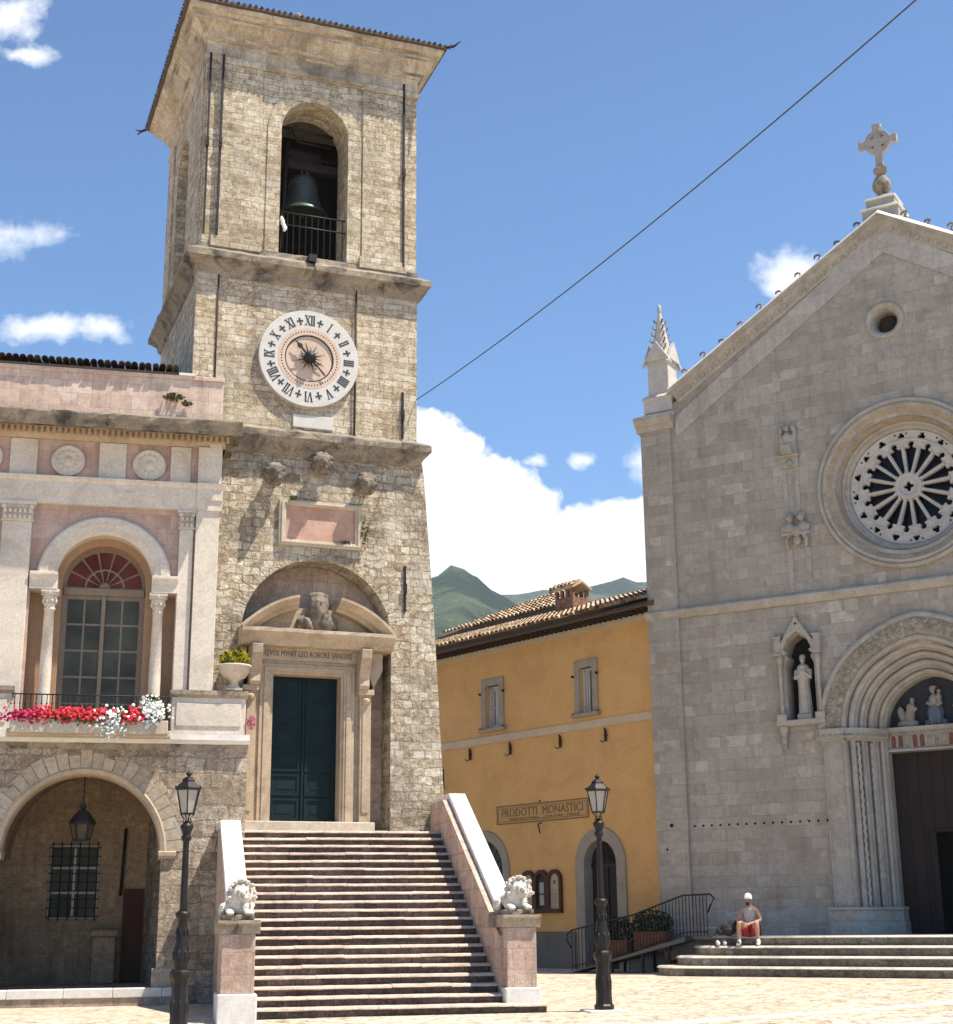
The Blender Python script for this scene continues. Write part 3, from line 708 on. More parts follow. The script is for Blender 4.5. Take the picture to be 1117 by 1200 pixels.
# small marks round the minute ring
for i in range(60):
    a = 2 * PI * i / 60; L = .032 if i % 5 else .012
    if i % 5 == 0: b.plate([circ(CU + .675 * math.sin(a), CZ + .675 * math.cos(a), .018, 8)], .13, .139)
    elif i % 5 in (1, 2, 3, 4):
        r0, r1 = .66, .695; t = .009
        sx, sz = math.sin(a), math.cos(a); px, pz_ = sz, -sx
        b.plate([[(CU + r0 * sx - t * px, CZ + r0 * sz - t * pz_), (CU + r0 * sx + t * px, CZ + r0 * sz + t * pz_), (CU + r1 * sx + t * px, CZ + r1 * sz + t * pz_), (CU + r1 * sx - t * px, CZ + r1 * sz - t * pz_)]], .13, .139)
b.build('minute_marks', M['numeral'], clock)
def glyphs(s, H=.235):
    """roman numeral as list of quads in local (x right, y up), centred"""
    out = []; x = 0; st = .030; th = .012
    def bar(x0, y0, x1, y1, t):
        dx, dy = x1 - x0, y1 - y0; L = math.hypot(dx, dy); nx, ny = -dy / L * t / 2, dx / L * t / 2
        out.append([(x0 - nx, y0 - ny), (x1 - nx, y1 - ny), (x1 + nx, y1 + ny), (x0 + nx, y0 + ny)])
    def serif(xc, y, w=.03): out.append([(xc - w, y - th / 2), (xc + w, y - th / 2), (xc + w, y + th / 2), (xc - w, y + th / 2)])
    for c in s:
        if c == 'I': bar(x + .03, -H / 2, x + .03, H / 2, st); serif(x + .03, H / 2, .026); serif(x + .03, -H / 2, .026); x += .056
        elif c == 'V': bar(x + .015, H / 2, x + .06, -H / 2, st); bar(x + .115, H / 2, x + .06, -H / 2, .016); serif(x + .02, H / 2); serif(x + .115, H / 2); x += .135
        elif c == 'X': bar(x + .015, H / 2, x + .115, -H / 2, st); bar(x + .115, H / 2, x + .015, -H / 2, .016)
        if c == 'X':
            for xx in (.02, .11): serif(x + xx, H / 2); serif(x + xx, -H / 2)
            x += .132
    return [[(a - x / 2, b_) for a, b_ in q] for q in out]
nums = ['XII', 'I', 'II', 'III', 'IIII', 'V', 'VI', 'VII', 'VIII', 'IX', 'X', 'XI']
b = MB()
for i, s in enumerate(nums):
    a = 2 * PI * i / 12; er, et = (math.sin(a), math.cos(a)), (math.cos(a), -math.sin(a))
    for k, q in enumerate(glyphs(s)):
        b.plate([[(CU + .965 * er[0] + x * et[0] + y * er[0], CZ + .965 * er[1] + x * et[1] + y * er[1]) for x, y in q]], .12, .137 + .0006 * (k % 5))
    b.cut()
b.build('numeral', M['numeral'], clock)
b = MB()
for i in range(12):
    a = 2 * PI * (i + .5) / 12; er, et = (math.sin(a), math.cos(a)), (math.cos(a), -math.sin(a))
    def pt(x, y): return (CU + .955 * er[0] + x * et[0] + y * er[0], CZ + .955 * er[1] + x * et[1] + y * er[1])
    t = .016; L = .085; s = .06; f = .032
    star = [(-t, -L), (-f, -L - .012), (f, -L - .012), (t, -L), (t, -t), (s, -t), (s + .012, -f), (s + .012, f), (s, t), (t, t), (t, L * .75), (f, L * .75 + .012), (-f, L * .75 + .012), (-t, L * .75), (-t, t), (-s, t), (-s - .012, f), (-s - .012, -f), (-s, -t), (-t, -t)]
    b.plate([[pt(x, y) for x, y in star]], .12, .1385); b.cut()
b.build('cross_mark', M['numeral'], clock)
b = MB()
for i in range(16):
    a = 2 * PI * i / 16 + .1; L = .40 if i % 2 else .28
    if i in (13, ): L = .2
    sx, sz = math.sin(a), math.cos(a); t = .028
    b.plate([[(CU + sz * t, CZ - sx * t), (CU - sz * t, CZ + sx * t), (CU + sx * L, CZ + sz * L)]], .15, .165 + .0007 * i)
b.ellip((CU, .2, CZ), (.15, .16, .15))
b.build('sun_boss', M['iron'], clock)
b = MB(); a = rad(-42); sx, sz = math.sin(a), math.cos(a)
def hp(r, t): return (CU + sx * r + sz * t, CZ + sz * r - sx * t)
b.plate([[hp(.05, .03), hp(.3, .022), hp(.34, .06), hp(.40, .055), hp(.44, .02), hp(.56, 0), hp(.44, -.02), hp(.40, -.055), hp(.34, -.06), hp(.3, -.022), hp(.05, -.03)]], .18, .2)
b.plate([[hp(-.05, .012), hp(-.52, .02), hp(-.58, 0), hp(-.52, -.02), hp(-.05, -.012)]], .181, .199)
b.build('clock_hand', M['iron'], clock)

# weeds on ledges
def tuft(name, u, w, z, rx, rz_, n, mat, parent, size=.05, seed=1, label=None, F=None, ry=None):
    random.seed(seed); b = MB(); ry = ry or rx * .5
    for i in range(n):
        while True:
            x, y, q = random.uniform(-1, 1), random.uniform(-1, 1), random.uniform(-1, 1)
            if x * x + y * y + q * q < 1 and random.random() < .4 + .6 * (x * x + y * y + q * q): break
        c = Vector((u + x * rx, w + y * ry, z + q * rz_)); s = size * random.uniform(.5, 1.3)
        d = Vector((random.gauss(0, 1), random.gauss(0, 1), random.gauss(0, .8))).normalized(); e_ = d.orthogonal().normalized(); g = d.cross(e_)
        k = random.uniform(.35, .7)
        b.add([tuple(c - d * s), tuple(c + e_ * s * k), tuple(c + d * s), tuple(c - e_ * s * k + g * s * .2)], [(0, 1, 2, 3)])
    return b.build(name, mat, parent, label=label, recalc=False)
tuft('wall_weed', 1.0, .12, 10.3, .12, .3, 70, M['weed'], tower, .04, 2)
tuft('wall_weed', -.72, .14, 10.98, .09, .06, 40, M['weed'], tower, .04, 3)
tuft('wall_weed', .55, .08, 10.02, .12, .05, 40, M['weed'], tower, .035, 4)

# ---- the bell hangs in the opening: a thing of its own
bx = world_of(FT, -.36, -1.15, 18.75)
bell = thing('bell', 'large green bronze bell hanging in the arched opening of the tower', 'bell', bx, FT[1]); bell.scale = (.9, .9, .9)
b = MB()
b.lathe([(.70, .0), (.70, .05), (.66, .10), (.60, .16), (.54, .28), (.47, .50), (.42, .75), (.39, .98), (.37, 1.08), (.30, 1.18), (.16, 1.24), (.0, 1.25)], 0, 0, 40)
b.lathe([(.70, .0), (.60, .02), (.50, .2), (.40, .6), (.33, 1.0), (0, 1.1)], 0, 0, 40)
for z, r in ((.20, .585), (.98, .40), (.90, .405)): b.lathe([(r, z - .02), (r + .02, z), (r, z + .02)], 0, 0, 40)
b.build('bell_body', M['bronze'], bell)
b = MB()
for i in range(6):
    a = PI * i / 3; b.tube([(.1 * math.cos(a), .1 * math.sin(a), 1.2), (.17 * math.cos(a), .17 * math.sin(a), 1.32), (.08 * math.cos(a), .08 * math.sin(a), 1.42)], .035, 7)
b.build('crown', M['bronze'], bell)
b = MB(); b.tube([(0, 0, 1.1), (0, 0, .12)], .025, 7); b.ellip((0, 0, .04), (.09, .09, .11)); b.build('clapper', M['iron'], bell)
b = MB(); b.box(-.95, .95, -.13, .13, 1.4, 1.66); b.box(-.5, .5, -.1, .1, 1.66, 1.95); b.build('headstock', M['wood_dark'], bell, .02)
b = MB()
b.tube([(-1.2, .3, 2.55), (1.2, .3, 2.45)], .035, 6); b.tube([(-.62, .25, -1.2), (-.55, .25, 2.1)], .06, 6)
b.tube([(-.45, .3, 2.5), (-.25, .3, 2.15), (.7, .3, 2.1)], .03, 6); b.tube([(-.6, .25, 1.9), (.4, .25, 1.85)], .025, 6); b.tube([(.4, .25, 1.85), (.4, .25, 1.5)], .025, 6)
b.tube([(-.6, .25, 1.72), (.9, .25, 1.68)], .03, 6)
b.build('bell_frame', M['lampiron'], bell)
cl = MB(); random.seed(9)
for i in range(4): cl.ellip((-.02 + .03 * i, 0, -.10 * i * .8), (.05, .03, .09), (0, .3 * (i % 2), .2), sub=2)
o = cl.blob('white_cloth', M['cloth_white'], None, .012, .01)
o.location = world_of(FT, BL + .10, -.07, 18.05); o.rotation_euler = (0, 0, FT[1]); tag(o, 'white and blue cloth tied to the left end of the bell opening railing', 'cloth')
# ================================================================ outside staircase
stair = thing('staircase', 'broad flight of pink stone steps rising to the tower door between sloping parapets', 'staircase', FS[0], FS[1])
SL, SR = -1.80, 2.60; N_ = 21; TOPZ = 3.45; W0, W1 = .95, 6.62
rise_ = TOPZ / N_; tread = (W1 - W0) / (N_ - 1)
random.seed(21)
for k in range(N_):                 # k = 0 lowest
    zt = rise_ * (k + 1); wf = W1 - tread * k
    u0, u1 = SL, SR
    if k == 0: u0, u1 = SL - .05, SR + .75
    if k == 1: u1 = SR + .12
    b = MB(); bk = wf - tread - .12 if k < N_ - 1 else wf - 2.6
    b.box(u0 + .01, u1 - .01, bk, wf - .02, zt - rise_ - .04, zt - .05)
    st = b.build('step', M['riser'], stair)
    b = MB(); seg = 16; prof = [(bk, zt - .055), (wf + .03, zt - .055), (wf + .04, zt - .050), (wf + .038, zt - .038), (wf + .022, zt - .016), (wf - .016, zt), (bk, zt)]
    x = u0; cuts = [u0]
    while x < u1 - .5:
        x += random.uniform(.8, 1.5); cuts.append(min(x, u1))
    if cuts[-1] < u1: cuts.append(u1)
    if u1 - cuts[-2] < .3 and len(cuts) > 2: cuts.pop(-2)
    for a_, c_ in zip(cuts[:-1], cuts[1:]):
        dw_, dz_ = random.uniform(-.012, .012), random.uniform(-.006, .004)
        b.mould([(w_ + (dw_ if w_ > bk else 0), z_ + dz_) for w_, z_ in prof], a_ + .003, c_ - .003, 7, .0035)
    b.build('nosing', M['step'], st)
# parapets
def parapet(u0, u1, name_side):
    w_top, z_top = (1.15, 4.22); w_bot, z_bot = (5.85, 1.60)
    wall = MB()
    pr = [(-.2, -.3), (6.2, -.3), (6.2, 1.30), (w_bot, z_bot - .12), (w_top, z_top - .12), (-.2, z_top - .12)]
    wall.mould(pr, u0, u1)
    wall.build('parapet_wall', M['stair_pink'], stair)
    c = MB(); th = .13
    c.mould([(-.3, z_top - .12), (w_top + .02, z_top - .12), (w_bot + .1, z_bot - .17), (w_bot + .1, z_bot - .05), (w_top + .04, z_top + .01), (-.3, z_top + .01)], u0 + .13, u1 + .04, 6, .003)
    c.build('coping', M['coping_j'], stair, .01)
def parapet_left():
    zf, wf = 3.55, 2.35; zb_, wb_ = 1.60, 5.85
    wall = MB(); wall.mould([(.75, -.3), (6.2, -.3), (6.2, 1.30), (wb_, zb_ - .12), (wf, zf - .12), (.75, zf - .12)], -2.16, -1.82); wall.build('parapet_wall', M['stair_pink'], stair)
    c = MB(); c.mould([(.75, zf - .12), (wf, zf - .12), (wb_ + .3, zb_ - .28), (wb_ + .3, zb_ - .16), (wf + .03, zf + .01), (.75, zf + .01)], -2.20, -1.80, 6, .003); c.build('coping', M['coping_j'], stair, .01)
parapet_left(); parapet(2.60, 3.05, 'r')
def pedestal(u0, u1, w0, w1, zc):
    b = MB(); b.box(u0 - .05, u1 + .05, w0, w1 + .06, -.4, .42); b.build('pedestal_base', M['coping'], stair, .02)
    b = MB(); b.box(u0, u1, w0, w1, .42, zc - .22); b.build('pedestal', M['stair_pink'], stair, .01)
    b = MB(); b.mould([(w0, zc - .22), (w1 + .01, zc - .22), (w1 + .03, zc - .14), (w1 + .03, zc - .08), (w1 + .10, zc - .05), (w1 + .10, zc), (w0, zc)], u0 - .08, u1 + .08, 8, .004)
    b.build('pedestal_cap', M['cornice'], stair)
pedestal(-2.36, -1.80, 6.05, 6.95, 1.60); pedestal(2.66, 3.20, 5.35, 6.50, 1.66)
# lions resting on the pedestals
def lion(u, w, z, label, rz=0, flip=1, grp=None):
    L = thing('lion_statue', label, 'statue', world_of(FS, u, w, z), FS[1] + rz)
    b = MB(); b.box(-.26, .26, -.62, .30, 0, .09); b.build('plinth', M['cornice'], L, .01)
    b = MB(); z0 = .08
    b.ellip((0, -.28, z0 + .17), (.20, .36, .17)); b.ellip((0, -.50, z0 + .15), (.23, .17, .17))
    b.ellip((0, -.02, z0 + .24), (.20, .20, .22))
    for s in (-1, 1):
        b.ellip((s * .22, -.46, z0 + .10), (.085, .20, .12)); b.ellip((s * .25, -.28, z0 + .04), (.055, .13, .045))
        b.ellip((s * .15, .14, z0 + .055), (.065, .22, .06)); b.ellip((s * .15, .30, z0 + .045), (.075, .08, .05))
        b.ellip((s * .15, .0, z0 + .14), (.075, .1, .14))
        for t in (-1, 0, 1): b.ellip((s * .15 + t * .04, .365, z0 + .035), (.022, .035, .032), sub=1)
    hx = .05 * flip
    b.ellip((hx, .06, z0 + .34), (.20, .18, .21)); b.ellip((hx, .16, z0 + .33), (.12, .12, .14)); b.ellip((hx * 1.3, .27, z0 + .29), (.07, .09, .06)); b.ellip((hx * 1.3, .26, z0 + .235), (.06, .07, .035)); b.ellip((hx, .08, z0 + .14), (.17, .14, .16))
    b.ellip((hx * 1.3, .30, z0 + .36), (.04, .08, .04)); b.ellip((hx * 1.3, .375, z0 + .335), (.035, .025, .025), sub=1)
    for s in (-1, 1):
        b.ellip((hx + s * .065, .245, z0 + .41), (.04, .03, .02), sub=1); b.ellip((hx + s * .12, .12, z0 + .47), (.035, .025, .035), sub=1)
    random.seed(11)
    for i in range(46):          # mane locks
        a = random.uniform(-.35, PI + .35); q = random.uniform(-.18, .10); r = .205 + .025 * random.random()
        b.ellip((hx + r * math.cos(a), .07 + q, z0 + .34 + r * math.sin(a) * 1.05), (.045, .07, .038), (random.uniform(-.5, .5), random.uniform(-.5, .5), 0), sub=1)
    b.tube([(.1, -.62, z0 + .1), (.27, -.6, z0 + .1), (.29, -.4, z0 + .18)], [.035, .03, .04], 6)
    b.blob('lion_body', M['lion'], L, .011, .022, None, 34, smooth=False)
    return L
lion(-2.08, 6.52, 1.60, 'white marble lion lying on the left pedestal of the staircase', 0, 1, None)
lion(2.93, 6.10, 1.66, 'white marble lion lying on the right pedestal of the staircase', 0, 1, None)
# parapet slope wall dark wedge left of the stairs belongs to the town hall front
# ================================================================ town hall
hall = thing('town_hall', 'pink and white two storey town hall with arcade, arched window and flower balcony', 'building', FP[0], FP[1])
LX = -6.4        # runs on beyond the left edge
# ground floor front with the arch
AU0, AU1, AZS_ = -1.87, 1.35, 3.0
AC = (AU0 + AU1) / 2; AR2 = (AU1 - AU0) / 2
b = MB(); outer = [(LX, -.3), (AU0, -.3)]
b.plate([[(LX, 0.33), (AU0, .33), (AU0, AZS_)] + [(AC - AR2 * math.cos(PI * i / 32), AZS_ + AR2 * math.sin(PI * i / 32)) for i in range(1, 32)] + [(AU1, AZS_), (AU1, -.3), (3.05, -.3), (3.05, 5.30), (LX, 5.30)]], -.62, 0.0)
b.build('ground_floor_wall', M['palace_low'], hall)
b = MB(); n = 25       # voussoirs
for i in range(n):
    a0 = PI * i / n + .004; a1 = PI * (i + 1) / n - .004; rr = AR2 + .38 + random.uniform(-.04, .12)
    pts = [(AC + AR2 * math.cos(a0), AZS_ + AR2 * math.sin(a0)), (AC + rr * math.cos(a0), AZS_ + rr * math.sin(a0)), (AC + rr * math.cos(a1), AZS_ + rr * math.sin(a1)), (AC + AR2 * math.cos(a1), AZS_ + AR2 * math.sin(a1))]
    b.plate([pts], -.1, random.uniform(.008, .022))
b.build('arch_blocks', M['vouss'], hall, .006)
b = MB(); b.sweep_arc(AC, AZS_, [(AR2 + .01, -.62), (AR2 - .05, -.58), (AR2 - .05, -.06), (AR2 - .02, .03), (AR2 + .06, .05), (AR2 + .10, .01)], n=44, smooth=False)
b.build('arch_moulding', M['portal_stone'], hall)
# piers: imposts and bases
b = MB()
for (p0, p1) in ((AU1 - .06, AU1 + .30), (AU0 - .30, AU0 + .06)):
    b.mould([(-.66, 2.86), (.04, 2.86), (.08, 2.92), (.08, 3.0), (.02, 3.02), (-.66, 3.02)], p0, p1)
    b.cut(); b.mould([(-.66, .33), (.10, .33), (.10, .55), (.05, .62), (.03, .70), (-.66, .70)], p0 - .02, p1 + .02); b.cut()
b.build('pier_impost', M['portal_stone'], hall, .008)
# platform under the arcade with its kerb
b = MB(); b.box(LX, 1.75, -4.6, .28, -.35, .30); b.build('arcade_floor', M['alcove'], hall)
b = MB(); x = LX
while x < 1.75:
    x2 = min(x + random.uniform(.9, 1.4), 1.78); b.box(x + .004, x2 - .004, .0, .31, .16, .335 + random.uniform(-.004, .004)); x = x2
b.build('kerb', M['coping'], hall, .012)
# loggia inside
b = MB(); LW = -3.9
b.plate([rect(LX, 2.9, .2, 5.2), rect(-1.05, .05, 1.7, 3.35)], LW - .3, LW)
b.box(LX, 3.0, LW, -.62, 4.98, 5.25)
t = MB(); t.add([(u, w, z) for z in (.2, 5.0) for u, w in ((1.64, -.62), (2.2, -.62), (2.2, LW), (1.12, LW))], [(0, 1, 2, 3), (4, 5, 6, 7), (0, 1, 5, 4), (1, 2, 6, 5), (2, 3, 7, 6), (3, 0, 4, 7)]); t.cut(); t.box(LX, LX + .3, LW, -.62, .2, 5.0)
b.build('loggia_wall', M['loggia'], hall); t.build('loggia_side_wall', M['loggia'], hall)
b = MB(); b.sweep_arc(AC + .3, 3.0, [(AR2 + .35, -.62), (AR2 + .35, LW)], n=30); b.build('loggia_vault', M['loggia'], hall)
b = MB(); b.box(.62, 1.08, LW, LW + .07, .3, 2.35); b.build('side_door', M['redwood'], hall)
b = MB(); b.box(.0, .50, LW, LW + .5, .3, 1.3); b.mould([(LW, 1.3), (LW + .55, 1.3), (LW + .6, 1.38), (LW + .55, 1.46), (LW, 1.46)], -.05, .55); b.build('stone_block', M['loggia'], hall, .02)
b = MB(); b.box(-1.05, .05, LW - .2, LW - .15, 1.7, 3.35); win = b.build('barred_window', M['glass'], hall)
b = MB()
for u in (-1.05, -.53, .0): b.box(u, u + .055, LW - .15, LW - .1, 1.7, 3.35)
for z in (1.7, 2.25, 2.8, 3.29): b.box(-1.05, .05, LW - .15, LW - .11, z, z + .05)
b.build('frame', M['white_paint'], win)
b = MB()
for i in range(6): u = -1.0 + i * .2; b.tube([(u, LW + .06, 1.66), (u, LW + .06, 3.4)], .014, 5)
for i in range(9): z = 1.75 + i * .19; b.tube([(-1.08, LW + .06, z), (.08, LW + .06, z)], .014, 5)
b.build('grille', M['iron'], win)
b = MB(); b.tube([(.55, -3.8, 2.2), (.60, -3.8, 3.7)], .04, 6); b.build('hanging_rod', M['iron'], hall)

# string course, balcony slab and pedestals
b = MB(); b.mould([(-.3, 5.22), (.06, 5.22), (.10, 5.27), (.16, 5.30), (.16, 5.42), (-.3, 5.44)], LX, 3.08, 30, .008); b.build('string_course', M['coping'], hall)
b = MB(); b.mould([(-.3, 5.08), (.03, 5.08), (.03, 5.22), (-.3, 5.22)], LX, 3.06); b.build('lower_band', M['cornice'], hall)
def ped(u0, u1):
    b = MB(); b.box(u0, u1, -.4, .10, 5.43, 6.22); b.build('balcony_pedestal', M['palace_white'], hall, .01)
    b = MB(); b.box(u0 + .10, u1 - .10, .08, .125, 5.6, 6.08); b.build('pedestal_panel', M['palace_white'], hall, .006)
    b = MB(); b.mould([(-.4, 6.2), (.12, 6.2), (.17, 6.26), (.17, 6.35), (-.4, 6.37)], u0 - .04, u1 + .04, 6, .006); b.build('pedestal_cap', M['cornice'], hall)
ped(1.42, 2.98); ped(-2.75, -1.82); ped(-5.2, -4.2)
# upper wall (pink) with the window recess
wc = -.12
b = MB(); b.plate([[(LX, 5.43), (-1.64, 5.43), (-1.64, 8.50), (wc - 1.02, 8.50), (wc - 1.02, 8.70)] + [(wc - 1.02 * math.cos(PI * i / 32), 8.70 + 1.02 * math.sin(PI * i / 32)) for i in range(1, 33)] + [(wc + 1.02, 8.50), (1.40, 8.50), (1.40, 5.43), (1.9, 5.43), (1.9, 12.0), (LX, 12.0)]], -.40, -.06)
b.build('upper_wall', M['palace_pink'], hall)
b = MB(); b.box(LX, 2.25, -8.0, -.80, 5.3, 13.0); b.cut(); b.box(1.9, 2.24, -.9, -.07, 5.3, 12.3); b.cut(); b.box(LX, 2.25, -.9, -.45, 10.2, 12.4)
b.build('upper_body', M['palace_white'], hall)
b = MB(); b.plate([rect(-1.75, 1.5, 5.43, 10.1), arch_loop(wc - .88, wc + .88, 5.5, 8.68, 30)], -.78, -.42); b.build('window_reveal', M['tan'], hall)
b = MB(); b.sweep_arc(wc, 8.70, [(1.02, -.42), (1.0, -.02), (1.06, .05), (1.18, .05), (1.20, .08), (1.36, .08), (1.40, .04), (1.41, -.07)], n=48, smooth=False)
b.build('archivolt', M['palace_white'], hall)
b = MB()
for u0, u1 in ((-1.66, -1.08), (.88, 1.44)):
    b.mould([(-.7, 8.46), (.05, 8.46), (.05, 8.66), (.09, 8.70), (.12, 8.76), (.12, 8.82), (-.7, 8.82)], u0, u1); b.cut()
b.build('impost', M['palace_white'], hall, .006)
for uc_ in (-1.22, 1.04):
    b = MB(); b.lathe([(.155, 5.45), (.155, 5.6), (.135, 5.62), (.15, 5.68), (.13, 5.74), (.125, 5.8), (.128, 6.6), (.105, 8.02), (.12, 8.03), (.12, 8.07), (.10, 8.08)], uc_, -.15, 20)
    col = b.build('column', M['palace_white'], hall)
    b = MB(); b.lathe([(.11, 8.07), (.13, 8.15), (.12, 8.2), (.165, 8.3), (.15, 8.33), (.20, 8.42), (.20, 8.46)], uc_, -.15, 8, False, rot=PI / 8)
    for i in range(8):
        a = PI / 4 * i; b.ellip((uc_ + .16 * math.cos(a), -.15 + .16 * math.sin(a), 8.38), (.04, .04, .05), sub=1); b.ellip((uc_ + .14 * math.cos(a + .4), -.15 + .14 * math.sin(a + .4), 8.22), (.035, .035, .06), sub=1)
    b.box(uc_ - .19, uc_ + .19, -.34, .04, 8.40, 8.46)
    b.build('capital', M['palace_white'], col)
# the arched window
b = MB(); b.plate([arch_loop(wc - .88, wc + .88, 5.5, 8.68, 30)], -.80, -.74); wnd = b.build('arched_window', M['wood_frame'], hall)
b = MB()
cols_u = [wc - .78, wc - .40, wc - .04, wc + .04, wc + .40, wc + .78]
for (a, c) in ((-.76, -.42), (-.38, -.05), (.05, .38), (.42, .76)):
    for r in range(5):
        z0 = 5.58 + r * .575; b.box(wc + a, wc + c, -.745, -.732, z0, z0 + .53)
b.build('pane', M['glass'], wnd)
b = MB()
for i in range(7):
    a0 = PI * i / 7 + .03; a1 = PI * (i + 1) / 7 - .03
    pts = [(wc + .80 * math.cos(a0 + (a1 - a0) * k / 5), 8.68 + .80 * math.sin(a0 + (a1 - a0) * k / 5)) for k in range(6)] + [(wc + .43 * math.cos(a1 - (a1 - a0) * k / 5), 8.68 + .43 * math.sin(a1 - (a1 - a0) * k / 5)) for k in range(6)]
    b.plate([pts], -.745, -.73)
for i in range(7):
    a0 = PI * i / 7 + .05; a1 = PI * (i + 1) / 7 - .05
    b.plate([[(wc + .38 * math.cos(a0), 8.68 + .38 * math.sin(a0)), (wc + .39 * math.cos((a0 + a1) / 2), 8.68 + .39 * math.sin((a0 + a1) / 2)), (wc + .38 * math.cos(a1), 8.68 + .38 * math.sin(a1)), (wc + .12 * math.cos(a1), 8.68 + .12 * math.sin(a1)), (wc + .12 * math.cos(a0), 8.68 + .12 * math.sin(a0))]], -.745, -.73)
b.build('fanlight', M['glass_red'], wnd)
b = MB(); b.box(wc - .86, wc + .86, -.75, -.66, 8.50, 8.66); b.box(wc - .045, wc + .045, -.75, -.68, 5.5, 8.5); b.build('frame_bar', M['wood_frame'], wnd, .01)

# pilasters, entablature
def flat_pil(u0, u1, w, z0, z1, name='pilaster', cap=True):
    b = MB(); b.box(u0, u1, -.3, w, z0, z1 - (.44 if cap else 0)); p = b.build(name, M['palace_white'], hall, .008)
    if cap:
        b = MB(); b.box(u0 - .03, u1 + .03, -.3, w + .03, z1 - .44, z1 - .40); b.box(u0 - .01, u1 + .01, -.3, w + .02, z1 - .40, z1 - .08); b.box(u0 - .07, u1 + .07, -.3, w + .08, z1 - .08, z1)
        random.seed(5); k = max(3, int((u1 - u0) / .10))
        for r in range(2):
            for i in range(k): b.ellip((u0 + (i + .5) * (u1 - u0) / k, w + .03 + .02 * r, z1 - .34 + r * .13), (.045, .05, .075), sub=1)
        for s in (u0 + .02, u1 - .02): b.ellip((s, w + .05, z1 - .12), (.065, .06, .06), sub=1)
        b.build('capital', M['palace_white'], p)
flat_pil(-2.30, -1.69, .06, 5.43, 10.35); flat_pil(1.42, 1.72, .02, 6.3, 10.35)
flat_pil(-5.1, -4.5, .06, 5.43, 10.35)
flat_pil(1.76, 2.26, .10, 6.3, 10.35, 'corner_pilaster', False)
b = MB(); b.box(2.0, 2.26, -8, .09, 5.3, 12.4); b.build('corner_return', M['palace_white'], hall)
b = MB()
b.mould([(-.4, 10.33), (.10, 10.33), (.10, 10.55), (.13, 10.56), (.13, 10.82), (.17, 10.86), (.19, 10.93), (-.4, 10.93)], LX, 1.76); b.cut()
b.mould([(-.4, 10.33), (.14, 10.33), (.14, 10.55), (.17, 10.56), (.17, 10.82), (.21, 10.86), (.23, 10.93), (-.4, 10.93)], 1.76, 2.32)
b.build('architrave', M['palace_white'], hall)
b = MB(); b.box(LX, 2.2, -.4, -.02, 10.93, 11.80); b.build('frieze', M['palace_pink'], hall)
b = MB()
for u0, u1 in ((-1.68, -2.25), (-.38, .20), (1.16, 1.60), (-3.0, -3.5)):
    b.box(min(u0, u1), max(u0, u1), -.1, .035, 10.93, 11.79); b.cut()
b.box(1.76, 2.28, -.4, .10, 10.93, 11.80)
b.build('frieze_plaque', M['palace_white'], hall, .006)
for uc_ in (-1.03, .70, -2.75, -4.0):
    b = MB(); b.lathe([(0, .11), (.05, .11), (.07, .08), (.16, .07), (.2, .09), (.24, .07), (.29, .07), (.33, .10), (.36, .06), (.36, 0)], 0, 0, 36)
    for i in range(12): a = PI * i / 6; b.ellip((.20 * math.cos(a), .20 * math.sin(a), .075), (.045, .03, .02), (0, 0, a), 1)
    d = MB(); d.add([(p[0] + uc_, p[2] - .02, -p[1] + 11.33) for p in b.v], b.f); d.sm = b.sm
    d.build('rosette', M['palace_white'], hall)
# main cornice with dentils
b = MB(); b.mould([(-.5, 11.80), (.04, 11.80), (.08, 11.86), (.10, 11.90), (.12, 12.04), (.20, 12.05), (-.5, 12.08)], LX, 2.34, 1)
b.build('cornice_bed', M['portal_stone'], hall)
b = MB(); x = LX
while x < 2.36: b.box(x, x + .07, .09, .19, 11.92, 12.045); x += .125
b.build('dentils', M['portal_stone'], hall)
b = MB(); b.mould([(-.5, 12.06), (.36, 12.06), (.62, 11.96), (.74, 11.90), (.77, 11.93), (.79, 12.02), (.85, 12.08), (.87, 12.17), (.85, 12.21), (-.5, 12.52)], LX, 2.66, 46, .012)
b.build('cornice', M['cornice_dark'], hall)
b = MB(); b.mould([(-7.6, 11.80), (-7.6, 12.5), (.0, 12.5), (.0, 11.8)], 2.2, 2.5); b.build('cornice_return', M['cornice'], hall)
